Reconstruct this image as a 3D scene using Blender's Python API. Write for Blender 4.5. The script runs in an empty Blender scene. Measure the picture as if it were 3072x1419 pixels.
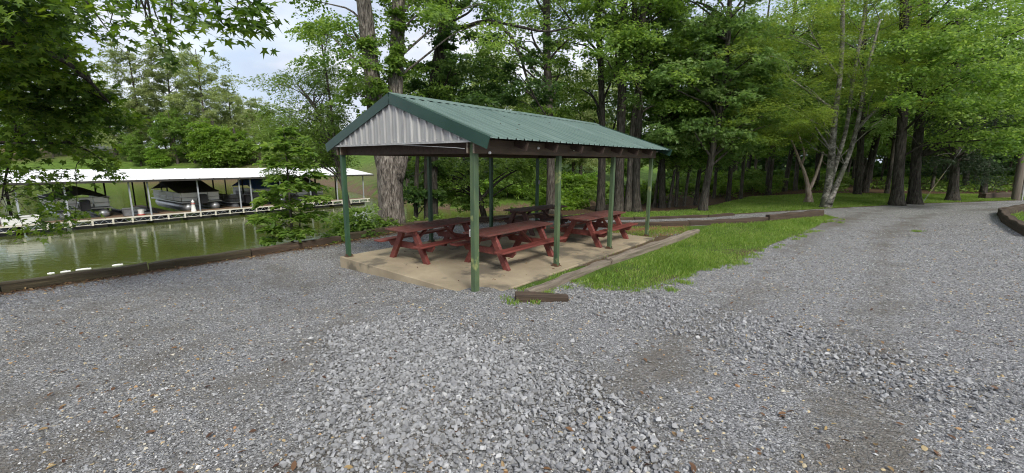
import bpy, bmesh, math, random
import numpy as np
from mathutils import Vector, Matrix

rng = np.random.default_rng(7)
random.seed(7)
SC = bpy.context.scene
COL = SC.collection

# ------------------------------------------------------------------ camera
CAM_H, F_PX, PITCH, ROLL = 2.2595, 1249.08, 0.1772847, 0.0059045
cam_d = bpy.data.cameras.new('camera')
cam = bpy.data.objects.new('camera', cam_d)
COL.objects.link(cam)
cam_d.sensor_fit = 'HORIZONTAL'; cam_d.sensor_width = 36.0
cam_d.lens = F_PX * 36.0 / 3072.0
cam_d.clip_start = 0.05; cam_d.clip_end = 2000
_fw = Vector((0, math.cos(PITCH), -math.sin(PITCH))); _up = Vector((0, math.sin(PITCH), math.cos(PITCH))); _rt = Vector((1, 0, 0))
_c, _s = math.cos(ROLL), math.sin(ROLL)
R_ = _c*_rt + _s*_up; U_ = -_s*_rt + _c*_up; B_ = -_fw
cam.matrix_world = Matrix(((R_.x, U_.x, B_.x, 0), (R_.y, U_.y, B_.y, 0), (R_.z, U_.z, B_.z, CAM_H), (0, 0, 0, 1)))
SC.camera = cam

# ------------------------------------------------------------------ world: bright broken overcast
SUN_EL, SUN_AZ = math.radians(44), math.radians(160)      # azimuth clockwise from +Y
world = bpy.data.worlds.new('World'); SC.world = world; world.use_nodes = True
nt = world.node_tree; nt.nodes.clear()
def N(tree, t, **kw):
    n = tree.nodes.new(t)
    for k, v in kw.items(): setattr(n, k, v)
    return n
w_out = N(nt, 'ShaderNodeOutputWorld'); w_bg = N(nt, 'ShaderNodeBackground')
w_sky = N(nt, 'ShaderNodeTexSky', sky_type='NISHITA', sun_disc=False)
w_sky.sun_elevation = SUN_EL; w_sky.sun_rotation = SUN_AZ; w_sky.air_density = 1.2; w_sky.dust_density = 2.0
w_tc = N(nt, 'ShaderNodeTexCoord'); w_map = N(nt, 'ShaderNodeMapping'); w_map.inputs['Scale'].default_value = (1.6, 1.6, 4.2)
w_no = N(nt, 'ShaderNodeTexNoise'); w_no.inputs['Scale'].default_value = 1.5; w_no.inputs['Detail'].default_value = 6; w_no.inputs['Roughness'].default_value = 0.5
w_rp = N(nt, 'ShaderNodeValToRGB'); w_rp.color_ramp.elements[0].position = 0.30; w_rp.color_ramp.elements[0].color = (.62, .62, .62, 1)
w_rp.color_ramp.elements[1].position = 0.52; w_rp.color_ramp.elements[1].color = (1, 1, 1, 1)
w_mx = N(nt, 'ShaderNodeMix', data_type='RGBA')
w_n2 = N(nt, 'ShaderNodeTexNoise'); w_n2.inputs['Scale'].default_value = 2.6; w_n2.inputs['Detail'].default_value = 5
w_r2 = N(nt, 'ShaderNodeValToRGB'); w_r2.color_ramp.elements[0].position = .36; w_r2.color_ramp.elements[0].color = (.27, .31, .385, 1); w_r2.color_ramp.elements[1].position = .60; w_r2.color_ramp.elements[1].color = (.415, .43, .46, 1)
w_sc = N(nt, 'ShaderNodeVectorMath', operation='SCALE'); w_sc.inputs[3].default_value = 10.0
nt.links.new(w_map.outputs[0], w_n2.inputs['Vector']); nt.links.new(w_n2.outputs['Fac'], w_r2.inputs[0]); nt.links.new(w_r2.outputs[0], w_sc.inputs[0]); nt.links.new(w_sc.outputs[0], w_mx.inputs['B'])
nt.links.new(w_tc.outputs['Generated'], w_map.inputs['Vector']); nt.links.new(w_map.outputs[0], w_no.inputs['Vector'])
nt.links.new(w_no.outputs['Fac'], w_rp.inputs[0]); nt.links.new(w_rp.outputs[0], w_mx.inputs['Factor'])
nt.links.new(w_sky.outputs[0], w_mx.inputs['A']); nt.links.new(w_mx.outputs['Result'], w_bg.inputs[0])
w_bg.inputs[1].default_value = 0.1
nt.links.new(w_bg.outputs[0], w_out.inputs[0])

sun_d = bpy.data.lights.new('sun', 'SUN'); sun = bpy.data.objects.new('sun', sun_d); COL.objects.link(sun)
sun_d.energy = 1.5; sun_d.angle = math.radians(18); sun_d.color = (1.0, 0.95, 0.86)
_sd = Vector((math.sin(SUN_AZ)*math.cos(SUN_EL), math.cos(SUN_AZ)*math.cos(SUN_EL), math.sin(SUN_EL)))
sun.rotation_euler = _sd.to_track_quat('Z', 'Y').to_euler()

SC.view_settings.view_transform = 'Standard'; SC.view_settings.look = 'None'
SC.view_settings.exposure = 1.25; SC.view_settings.gamma = 1.0
cy = SC.cycles
cy.max_bounces = 7; cy.diffuse_bounces = 3; cy.glossy_bounces = 3; cy.transmission_bounces = 5; cy.transparent_max_bounces = 8
cy.caustics_reflective = False; cy.caustics_refractive = False
cy.filter_width = 1.05; cy.use_adaptive_sampling = True; cy.adaptive_threshold = 0.02; cy.use_denoising = True
try: cy.denoiser = 'OPENIMAGEDENOISE'; cy.denoising_prefilter = 'ACCURATE'
except Exception: pass

# ------------------------------------------------------------------ sight lines -> world points
def ray(u, v):
    xr = (u-1536.0)/F_PX; ur = (709.5-v)/F_PX
    x = _c*xr - _s*ur; up = _s*xr + _c*ur
    return np.array([x, math.cos(PITCH)+up*math.sin(PITCH), -math.sin(PITCH)+up*math.cos(PITCH)])
O_ = np.array([0, 0, CAM_H])
def atz(u, v, z): r = ray(u, v); return O_ + r*(z-CAM_H)/r[2]
def atY(u, v, Y): r = ray(u, v); return O_ + r*Y/r[1]

# ------------------------------------------------------------------ shelter frame
P1 = np.array([-0.6353, 7.0292]); TH = 0.6963012
AX = np.array([math.sin(TH), math.cos(TH)]); BX = np.array([-math.cos(TH), math.sin(TH)])
SW, SS, SH = 4.275, 2.517, 2.392
SHROT = math.atan2(AX[1], AX[0])
def sloc(x, y): dx, dy = x-P1[0], y-P1[1]; return dx*AX[0]+dy*AX[1], dx*BX[0]+dy*BX[1]
def swor(a, b): return P1[0]+AX[0]*a+BX[0]*b, P1[1]+AX[1]*a+BX[1]*b

# ------------------------------------------------------------------ terrain heights
WATER = -2.65
NEAR_SHORE = np.array([(-60, -42), (-20, -2.2), (-10.6, 8.35), (-5.75, 13.45), (-4.2, 16.0), (-1.3, 17.2), (.8, 19.2), (3.5, 21.6), (7, 24.2), (10, 28), (14, 37), (21, 50), (40, 75), (90, 120), (300, 300)], float)
FAR_SHORE = np.array([(-400, 60), (-140, 95), (-95, 102), (-70, 105), (-52, 104), (-38, 88), (-24, 66), (-13, 50), (-6, 43), (2, 42), (7, 45), (12, 51), (22, 66), (60, 110), (200, 260)], float)
def sdist(P, x, y):
    """signed distance to polyline, positive on its right hand side"""
    x = np.asarray(x, float); y = np.asarray(y, float)
    best = np.full(x.shape, 1e9); sg = np.ones(x.shape)
    for i in range(len(P)-1):
        a, b = P[i], P[i+1]; d = b-a; L = d@d
        t = np.clip(((x-a[0])*d[0]+(y-a[1])*d[1])/L, 0, 1)
        qx = x-a[0]-t*d[0]; qy = y-a[1]-t*d[1]; q = np.hypot(qx, qy)
        s = np.where(d[0]*(y-a[1])-d[1]*(x-a[0]) < 0, 1.0, -1.0)
        m = q < best-1e-9
        best = np.where(m, q, best); sg = np.where(m, s, sg)
    return best*sg
def smooth(t): t = np.clip(t, 0, 1); return t*t*(3-2*t)
def vnoise(x, y, s, seed=0):
    """cheap smooth 2-d noise in -1..1"""
    r = np.random.default_rng(seed); o = 0
    for k in range(5):
        a = r.uniform(0, 6.28); f = s*r.uniform(.6, 1.7); p = r.uniform(0, 6.28)
        o = o+np.sin((x*math.cos(a)+y*math.sin(a))*f+p+1.3*np.sin((y*math.cos(a)-x*math.sin(a))*f*.7+p*2))
    return o/5
def base_land(x, y):
    b = np.where(x > -0.6, 0.035*np.clip(x-4.5, 0, 14), 0.065*np.clip(x+0.6, -4, 0)+0.02*np.clip(x+4.6, -30, 0))
    a = 0.6*np.clip((7.0-y)/7.0, 0, 1.6)
    return -0.04+a+b+0.018*vnoise(x, y, .9, 3)*smooth((x+20)/5)
def gz(x, y):
    x = np.asarray(x, float); y = np.asarray(y, float)
    z = base_land(x, y)
    la, lb = sloc(x, y)
    inside = np.minimum(np.minimum(la+0.05, 7.4-la), np.minimum(lb+0.18, 4.3-lb))
    z = np.where(inside > 0, np.minimum(z, -0.12), z)
    dc = np.hypot(la, lb+.1); z = np.maximum(z, np.where(dc < .9, 0.035-0.09*dc, -9))   # gravel heaped over the slab corner
    dn = sdist(NEAR_SHORE, x, y); df = sdist(FAR_SHORE[::-1], x, y)
    wid = np.where(x < -4.6, 0.35, 2.6)
    bank = smooth(-dn/wid)
    z = z*(1-bank)+(-3.4)*bank
    far = -3.4+1.6*smooth((df+2)/3)+np.clip(df, 0, 26)*0.27+0.03*np.clip(df-26, 0, 60)
    far = far + .25*vnoise(x, y, .12, 5)*smooth(df/8)
    return np.maximum(z, np.where(df > -3, far, -9))
def G(u, v):
    r = ray(u, v); t = 2.5
    for _ in range(160):
        X = O_+r*t; e = X[2]-float(gz(X[0], X[1])); t += 0.6*e/(abs(r[2])+.05)
        t = max(t, .5)
    return X
def GP(pts): return np.array([G(u, v)[:2] for u, v in pts])
def inpoly(P, x, y):
    x = np.asarray(x); y = np.asarray(y); c = np.zeros(x.shape, bool); j = len(P)-1
    for i in range(len(P)):
        xi, yi = P[i]; xj, yj = P[j]
        c ^= ((yi > y) != (yj > y)) & (x < (xj-xi)*(y-yi)/(yj-yi+1e-12)+xi); j = i
    return c

# ------------------------------------------------------------------ mesh helpers
def np_mesh(name, V, Fc, tint=None, attrs=None, smooth_shade=False):
    V = np.asarray(V, np.float32); Fc = np.asarray(Fc, np.int32)
    me = bpy.data.meshes.new(name); n, k = Fc.shape
    me.vertices.add(len(V)); me.vertices.foreach_set('co', V.ravel())
    me.loops.add(n*k); me.loops.foreach_set('vertex_index', Fc.ravel())
    me.polygons.add(n); me.polygons.foreach_set('loop_start', np.arange(0, n*k, k, dtype=np.int32))
    me.polygons.foreach_set('loop_total', np.full(n, k, np.int32))
    if smooth_shade: me.polygons.foreach_set('use_smooth', np.ones(n, bool))
    me.update(calc_edges=True)
    at = dict(attrs or {})
    if tint is not None: at['tint'] = tint
    for a, val in at.items():
        l = me.attributes.new(a, 'FLOAT', 'POINT'); l.data.foreach_set('value', np.asarray(val, np.float32))
    return me

class MB:
    def __init__(s): s.v = []; s.f = []
    def add(s, vs, fs):
        o = len(s.v); s.v += [tuple(map(float, p)) for p in vs]; s.f += [tuple(i+o for i in f) for f in fs]; return s
    def box(s, x0, x1, y0, y1, z0, z1, M=None, bev=0.0):
        if bev > 0:
            b = bev; vs = []; fs = []
            for z, i in ((z0, b), (z0+b, 0), (z1-b, 0), (z1, b)):
                vs += [(x0+i+(b if not i else 0)*0, y0+i, z), (x1-i, y0+i, z), (x1-i, y1-i, z), (x0+i, y1-i, z)]
            fs.append((3, 2, 1, 0)); fs.append((12, 13, 14, 15))
            for k in range(3):
                o = 4*k
                for q in range(4): fs.append((o+q, o+(q+1) % 4, o+4+(q+1) % 4, o+4+q))
        else:
            vs = [(x0, y0, z0), (x1, y0, z0), (x1, y1, z0), (x0, y1, z0), (x0, y0, z1), (x1, y0, z1), (x1, y1, z1), (x0, y1, z1)]
            fs = [(3, 2, 1, 0), (4, 5, 6, 7), (0, 1, 5, 4), (1, 2, 6, 5), (2, 3, 7, 6), (3, 0, 4, 7)]
        if M is not None: vs = [tuple(M @ Vector(p)) for p in vs]
        return s.add(vs, fs)
    def beam(s, a, b, w, h, up=(0, 0, 1), bev=0.0):
        """box from a to b, w across, h in the up direction, centred on the line"""
        a = Vector(a); b = Vector(b); x = (b-a); L = x.length; x.normalize()
        u = Vector(up); y = u.cross(x)
        if y.length < 1e-5: y = Vector((0, 1, 0)).cross(x)
        y.normalize(); z = x.cross(y)
        M = Matrix(((x.x, y.x, z.x, a.x), (x.y, y.y, z.y, a.y), (x.z, y.z, z.z, a.z), (0, 0, 0, 1)))
        return s.box(0, L, -w/2, w/2, -h/2, h/2, M, bev)
    def tube(s, pts, rad, seg=8, jit=0.0, cap=True, ridge=0.0, rg=None):
        pts = [Vector(p) for p in pts]; n = len(pts); o = len(s.v)
        if not hasattr(rad, '__len__'): rad = [rad]*n
        ref = None; rg = rg or random
        ph = rg.uniform(0, 9)
        for i in range(n):
            t = (pts[min(i+1, n-1)]-pts[max(i-1, 0)]).normalized()
            if ref is None: ref = Vector((1, 0, 0)) if abs(t.x) < .8 else Vector((0, 1, 0))
            e1 = (ref-t*ref.dot(t)).normalized(); e2 = t.cross(e1); ref = e1
            for k in range(seg):
                a = 2*math.pi*k/seg; r = rad[i]*(1+jit*rg.uniform(-1, 1)+ridge*math.sin(a*5+ph+i*.15)+ridge*.6*math.sin(a*9+ph*2-i*.2))
                p = pts[i]+e1*(math.cos(a)*r)+e2*(math.sin(a)*r); s.v.append(tuple(p))
        for i in range(n-1):
            for k in range(seg):
                k2 = (k+1) % seg; s.f.append((o+i*seg+k, o+i*seg+k2, o+(i+1)*seg+k2, o+(i+1)*seg+k))
        if cap: s.f.append(tuple(o+k for k in range(seg))[::-1]); s.f.append(tuple(o+(n-1)*seg+k for k in range(seg)))
        return s
    def lathe(s, prof, seg=12, c=(0, 0, 0)):
        return s.tube([(c[0], c[1], c[2]+z) for r, z in prof], [max(r, .001) for r, z in prof], seg)
    def mesh(s, name, smooth_shade=False):
        me = bpy.data.meshes.new(name); me.from_pydata(s.v, [], s.f); me.update()
        if smooth_shade: me.polygons.foreach_set('use_smooth', [True]*len(me.polygons))
        return me
    def build(s, name, m, parent=None, sm=False): return obj(name, s.mesh(name, sm), m, parent)

def obj(name, me, m=None, parent=None):
    o = bpy.data.objects.new(name, me); COL.objects.link(o)
    if m is not None and len(me.materials) == 0: me.materials.append(m)
    if parent is not None: o.parent = parent
    return o
def tag(o, label=None, cat=None, group=None, kind=None):
    if label: o['label'] = label
    if cat: o['category'] = cat
    if group: o['group'] = group
    if kind: o['kind'] = kind
    return o
def empty(name, loc, rz=0.0, label=None, cat=None, group=None):
    o = bpy.data.objects.new(name, None); COL.objects.link(o); o.empty_display_size = .1
    o.location = tuple(map(float, loc)); o.rotation_euler = (0, 0, rz)
    return tag(o, label, cat, group)
def copy_tree(o, parent=None):
    c = o.copy(); COL.objects.link(c); c.parent = parent
    for ch in list(o.children): copy_tree(ch, c)
    return c

# ------------------------------------------------------------------ materials
def new_mat(name):
    m = bpy.data.materials.new(name); m.use_nodes = True; t = m.node_tree; t.nodes.clear()
    o = N(t, 'ShaderNodeOutputMaterial'); p = N(t, 'ShaderNodeBsdfPrincipled'); t.links.new(p.outputs[0], o.inputs[0])
    return m, t, p, o
def ramp(t, stops, fac=None):
    r = N(t, 'ShaderNodeValToRGB'); e = r.color_ramp.elements
    while len(e) < len(stops): e.new(.5)
    for el, (pos, c) in zip(e, stops): el.position = pos; el.color = (*c, 1) if len(c) == 3 else c
    if fac is not None: t.links.new(fac, r.inputs[0])
    return r.outputs[0]
def coords(t, scale=(1, 1, 1), rand=True, kind='Object'):
    tc = N(t, 'ShaderNodeTexCoord'); mp = N(t, 'ShaderNodeMapping'); mp.inputs['Scale'].default_value = scale
    src = tc.outputs[kind]
    if rand:
        oi = N(t, 'ShaderNodeObjectInfo'); ml = N(t, 'ShaderNodeMath', operation='MULTIPLY'); ml.inputs[1].default_value = 37.0
        ad = N(t, 'ShaderNodeVectorMath', operation='ADD'); t.links.new(oi.outputs['Random'], ml.inputs[0])
        t.links.new(src, ad.inputs[0]); t.links.new(ml.outputs[0], ad.inputs[1]); src = ad.outputs[0]
    t.links.new(src, mp.inputs[0]); return mp.outputs[0]
def noise(t, vec, scale, detail=4, rough=.55, dist=0.0):
    n = N(t, 'ShaderNodeTexNoise'); n.inputs['Scale'].default_value = scale; n.inputs['Detail'].default_value = detail
    n.inputs['Roughness'].default_value = rough; n.inputs['Distortion'].default_value = dist
    if vec is not None: t.links.new(vec, n.inputs['Vector'])
    return n.outputs['Fac']
def bump(t, p, h, strength=.3, dist=.01, prev=None):
    b = N(t, 'ShaderNodeBump'); b.inputs['Strength'].default_value = strength; b.inputs['Distance'].default_value = dist
    t.links.new(h, b.inputs['Height'])
    if prev is not None: t.links.new(prev, b.inputs['Normal'])
    if p is not None: t.links.new(b.outputs[0], p.inputs['Normal'])
    return b.outputs[0]
def mixc(t, a, b, fac, blend='MIX'):
    m = N(t, 'ShaderNodeMix', data_type='RGBA', blend_type=blend)
    for s_, v in (('A', a), ('B', b), ('Factor', fac)):
        if hasattr(v, 'links') or hasattr(v, 'is_linked'): t.links.new(v, m.inputs[s_])
        elif s_ == 'Factor': m.inputs[s_].default_value = v
        else: m.inputs[s_].default_value = (*v, 1)
    return m.outputs['Result']
def math_(t, op, a, b=None, clamp=False):
    m = N(t, 'ShaderNodeMath', operation=op); m.use_clamp = clamp
    for i, v in enumerate((a, b)):
        if v is None: continue
        if hasattr(v, 'is_linked'): t.links.new(v, m.inputs[i])
        else: m.inputs[i].default_value = v
    return m.outputs[0]

def mat_var(name, c1, c2, c3=None, scale=3.0, stretch=(1, 1, 1), rough=.7, metal=0.0, bstr=.2, bscale=40, bdist=.004, spots=None, spec=.5):
    m, t, p, o = new_mat(name)
    vec = coords(t, stretch)
    n1 = noise(t, vec, scale, 6, .6, .3)
    st = [(.3, c1), (.62, c2)] + ([(.8, c3)] if c3 else [])
    col = ramp(t, st, n1)
    if spots:
        sc_, thr, cc = spots
        n3 = noise(t, coords(t), sc_, 5, .6); f = ramp(t, [(thr, (0, 0, 0)), (thr+.09, (1, 1, 1))], n3)
        col = mixc(t, col, cc, f)
    t.links.new(col, p.inputs['Base Color']); p.inputs['Roughness'].default_value = rough; p.inputs['Metallic'].default_value = metal
    p.inputs['Specular IOR Level'].default_value = spec
    if bstr: bump(t, p, noise(t, vec, bscale, 5, .65), bstr, bdist)
    return m

M = {}
M['concrete'] = mat_var('concrete', (.25, .205, .14), (.37, .31, .215), (.44, .38, .275), scale=1.3, rough=.85, bstr=.25, bscale=60, spots=(1.1, .53, (.15, .13, .098)), spec=.25)
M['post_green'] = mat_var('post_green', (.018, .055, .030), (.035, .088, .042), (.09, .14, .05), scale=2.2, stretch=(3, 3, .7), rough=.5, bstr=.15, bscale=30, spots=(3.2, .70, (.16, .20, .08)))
M['post_mossy_sunlit'] = mat_var('post_mossy_sunlit', (.035, .070, .038), (.095, .14, .062), (.23, .25, .105), scale=1.6, stretch=(3, 3, .8), rough=.6, bstr=.2, bscale=30, spots=(2.6, .60, (.26, .29, .11)))  # right row: algae tint plus the sunlit side's brightness put into the colour
M['beam_wood'] = mat_var('beam_wood', (.045, .030, .021), (.10, .066, .042), (.16, .115, .075), scale=3, stretch=(.5, 5, 5), rough=.8, bstr=.35, bscale=26)
M['beam_dark'] = mat_var('beam_dark', (.03, .018, .014), (.06, .038, .028), scale=3, stretch=(.5, 5, 5), rough=.8, bstr=.3, bscale=26)
M['red_paint'] = mat_var('red_paint', (.11, .026, .021), (.195, .050, .039), (.25, .095, .075), scale=2.6, stretch=(.6, 5, 5), rough=.55, bstr=.35, bscale=30, spots=(2.1, .62, (.085, .045, .036)))
M['red_top'] = mat_var('red_top', (.09, .032, .027), (.160, .056, .046), (.24, .115, .095), scale=2.2, stretch=(.5, 7, 5), rough=.55, bstr=.45, bscale=24, spots=(1.6, .57, (.10, .062, .05)))
M['red_old'] = mat_var('red_old', (.055, .028, .026), (.10, .044, .036), (.15, .09, .07), scale=2.6, stretch=(.6, 5, 5), rough=.7, bstr=.3, bscale=30)
M['roof_green'] = mat_var('roof_green', (.095, .15, .13), (.14, .205, .18), (.20, .265, .24), scale=.9, stretch=(3, .5, .5), rough=.42, metal=.0, bstr=.03, bscale=6, spots=(2.2, .66, (.085, .115, .10)))
M['trim_green'] = mat_var('trim_green', (.012, .042, .030), (.020, .058, .042), scale=1.4, rough=.4, bstr=.03, bscale=8)
M['galv'] = mat_var('galv', (.30, .30, .30), (.42, .42, .415), (.53, .53, .52), scale=2, stretch=(2, 6, .5), rough=.5, metal=.15, bstr=.05, bscale=14)
M['galv_dark'] = mat_var('galv_dark', (.16, .16, .165), (.30, .30, .31), scale=3, rough=.5, metal=.5, bstr=.05)
M['rust'] = mat_var('rust', (.05, .03, .02), (.13, .065, .035), scale=8, rough=.8)
M['white_plastic'] = mat_var('white_plastic', (.72, .72, .70), (.8, .8, .78), scale=2, rough=.4, bstr=0)
M['timber_grey'] = mat_var('timber_grey', (.10, .082, .06), (.24, .20, .155), (.36, .31, .25), scale=2.5, stretch=(.35, 6, 6), rough=.88, bstr=.9, bscale=9, bdist=.02)
M['timber_brown'] = mat_var('timber_brown', (.030, .020, .013), (.078, .053, .035), (.15, .11, .075), scale=2.5, stretch=(.35, 6, 6), rough=.88, bstr=.9, bscale=9, bdist=.02)
M['timber_moss'] = mat_var('timber_moss', (.028, .021, .012), (.072, .058, .032), (.15, .125, .078), scale=2.5, stretch=(.35, 6, 6), rough=.9, bstr=.9, bscale=9, bdist=.02)
M['dock_white'] = mat_var('dock_white', (.70, .70, .68), (.80, .80, .79), scale=.6, rough=.45, bstr=0)
M['dock_rail'] = mat_var('dock_rail', (.55, .52, .43), (.70, .67, .58), scale=1.5, rough=.6, bstr=0)
M['dock_steel'] = mat_var('dock_steel', (.35, .38, .42), (.5, .53, .57), scale=2, rough=.45, metal=.3, bstr=0)
M['dock_plank'] = mat_var('dock_plank', (.14, .09, .055), (.24, .16, .10), scale=3, stretch=(1, 6, 1), rough=.8)
M['dock_dark'] = mat_var('dock_dark', (.02, .018, .016), (.05, .045, .04), scale=2, rough=.7)
M['float_black'] = mat_var('float_black', (.012, .013, .014), (.03, .03, .03), scale=2, rough=.55)
M['boat_cover'] = mat_var('boat_cover', (.010, .010, .013), (.026, .026, .03), scale=1.5, rough=.75, bstr=.3, bscale=5, bdist=.03)
M['boat_blue'] = mat_var('boat_blue', (.03, .07, .25), (.06, .13, .42), scale=1.5, rough=.6, bstr=.3, bscale=5, bdist=.03)
M['boat_white'] = mat_var('boat_white', (.72, .72, .71), (.82, .82, .80), scale=1.2, rough=.35, bstr=0)
M['boat_alu'] = mat_var('boat_alu', (.38, .39, .40), (.55, .56, .57), scale=2, rough=.35, metal=.6, bstr=0)
M['boat_grey'] = mat_var('boat_grey', (.10, .10, .105), (.20, .20, .21), scale=2, rough=.5, bstr=0)
M['red_trim'] = mat_var('red_trim', (.40, .04, .03), (.5, .06, .04), scale=2, rough=.5, bstr=0)
M['house_grey'] = mat_var('house_grey', (.10, .115, .12), (.14, .155, .16), scale=2, rough=.8, bstr=0)
M['shingle'] = mat_var('shingle', (.06, .06, .062), (.12, .12, .12), scale=6, rough=.9)
M['pole_wood'] = mat_var('pole_wood', (.09, .075, .06), (.17, .145, .115), (.25, .21, .16), scale=2, stretch=(6, 6, .4), rough=.85, bstr=.6, bscale=10, bdist=.01)
M['glass'] = mat_var('glass', (.02, .025, .03), (.04, .045, .05), scale=1, rough=.1, bstr=0)
M['rock'] = mat_var('rock', (.24, .23, .22), (.42, .41, .39), scale=2, rough=.9)
M['clay_bank'] = mat_var('clay_bank', (.28, .15, .07), (.42, .25, .13), scale=.8, rough=.9)

def bark(name, c1, c2, c3, vs=(7, 7, 1.3), bstr=1.0, bdist=.05, moss=None):
    m, t, p, o = new_mat(name)
    vec = coords(t, vs)
    n1 = noise(t, vec, 2.2, 8, .68, .6)
    col = ramp(t, [(.36, c1), (.5, c2), (.64, c3)], n1)
    n2 = noise(t, coords(t), 1.2, 4); col = mixc(t, col, (.5, .5, .5), math_(t, 'MULTIPLY', n2, .35), 'OVERLAY')
    if moss:
        f = ramp(t, [(.50, (0, 0, 0)), (.62, (1, 1, 1))], noise(t, coords(t), 1.7, 5)); col = mixc(t, col, moss, f)
    t.links.new(col, p.inputs['Base Color']); p.inputs['Roughness'].default_value = .92; p.inputs['Specular IOR Level'].default_value = .2
    bump(t, p, n1, bstr, bdist)
    return m
M['bark_big'] = bark('bark_big', (.030, .026, .022), (.15, .130, .112), (.36, .325, .285), vs=(9, 9, 1.7), bdist=.09)
M['bark_grey'] = bark('bark_grey', (.026, .023, .018), (.075, .066, .055), (.15, .135, .115))
M['bark_dark'] = bark('bark_dark', (.016, .014, .011), (.046, .041, .034), (.095, .086, .072))
M['bark_pale'] = bark('bark_pale', (.045, .042, .034), (.19, .18, .15), (.42, .40, .35), vs=(3, 3, 3.2), bstr=.6, bdist=.02, moss=(.12, .125, .085))
M['bark_dead'] = bark('bark_dead', (.15, .11, .085), (.33, .26, .21), (.5, .42, .36), vs=(5, 5, 1), bstr=.5, bdist=.02)

def leaf_mat(name, dark, mid, light, trans=.55, gloss=.4, rvar=.14):
    m, t, p, o = new_mat(name)
    a = N(t, 'ShaderNodeAttribute', attribute_name='tint')
    col = ramp(t, [(0, dark), (.5, mid), (1, light)], a.outputs['Fac'])
    oi = N(t, 'ShaderNodeObjectInfo'); mr = N(t, 'ShaderNodeMapRange'); mr.inputs[3].default_value = 1-rvar; mr.inputs[4].default_value = 1+rvar
    t.links.new(oi.outputs['Random'], mr.inputs[0])
    hs = N(t, 'ShaderNodeHueSaturation'); t.links.new(col, hs.inputs['Color']); t.links.new(mr.outputs[0], hs.inputs['Value'])
    t.links.new(hs.outputs[0], p.inputs['Base Color'])
    p.inputs['Roughness'].default_value = .5; p.inputs['Specular IOR Level'].default_value = gloss
    tr = N(t, 'ShaderNodeBsdfTranslucent'); hs2 = N(t, 'ShaderNodeHueSaturation'); hs2.inputs['Hue'].default_value = .485; hs2.inputs['Saturation'].default_value = 1.1; hs2.inputs['Value'].default_value = 1.5
    t.links.new(hs.outputs[0], hs2.inputs['Color']); t.links.new(hs2.outputs[0], tr.inputs['Color'])
    ms = N(t, 'ShaderNodeMixShader'); ms.inputs[0].default_value = trans
    t.links.new(p.outputs[0], ms.inputs[1]); t.links.new(tr.outputs[0], ms.inputs[2]); t.links.new(ms.outputs[0], o.inputs[0])
    return m
M['leaf_wood'] = leaf_mat('leaf_wood', (0.065, 0.13, 0.024), (0.15, 0.255, 0.05), (0.265, 0.375, 0.1))
M['leaf_gum'] = leaf_mat('leaf_gum', (0.085, 0.165, 0.042), (0.17, 0.295, 0.075), (0.3, 0.42, 0.16))
M['leaf_birch'] = leaf_mat('leaf_birch', (0.08, 0.13, 0.022), (0.155, 0.235, 0.04), (0.245, 0.325, 0.075))
M['leaf_maple'] = leaf_mat('leaf_maple', (0.028, 0.07, 0.01), (0.095, 0.185, 0.022), (0.21, 0.32, 0.045), trans=.5)
M['leaf_bank'] = leaf_mat('leaf_bank', (0.065, 0.13, 0.022), (0.145, 0.24, 0.045), (0.24, 0.345, 0.085), trans=.45)
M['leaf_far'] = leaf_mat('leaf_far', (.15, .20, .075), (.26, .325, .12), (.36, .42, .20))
M['leaf_fresh'] = leaf_mat('leaf_fresh', (0.09, 0.18, 0.025), (0.19, 0.32, 0.05), (0.27, 0.4, 0.09))
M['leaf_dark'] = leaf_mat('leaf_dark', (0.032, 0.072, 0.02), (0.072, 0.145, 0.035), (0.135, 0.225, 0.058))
M['leaf_cedar'] = leaf_mat('leaf_cedar', (0.014, 0.03, 0.013), (0.028, 0.054, 0.02), (0.045, 0.078, 0.027), trans=.2)
M['grass'] = leaf_mat('grass', (.09, .165, .026), (.19, .32, .05), (.35, .41, .125), trans=.4, rvar=0)
M['litter'] = leaf_mat('litter', (.05, .022, .012), (.16, .085, .04), (.40, .30, .13), trans=.1, rvar=0)

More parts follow.
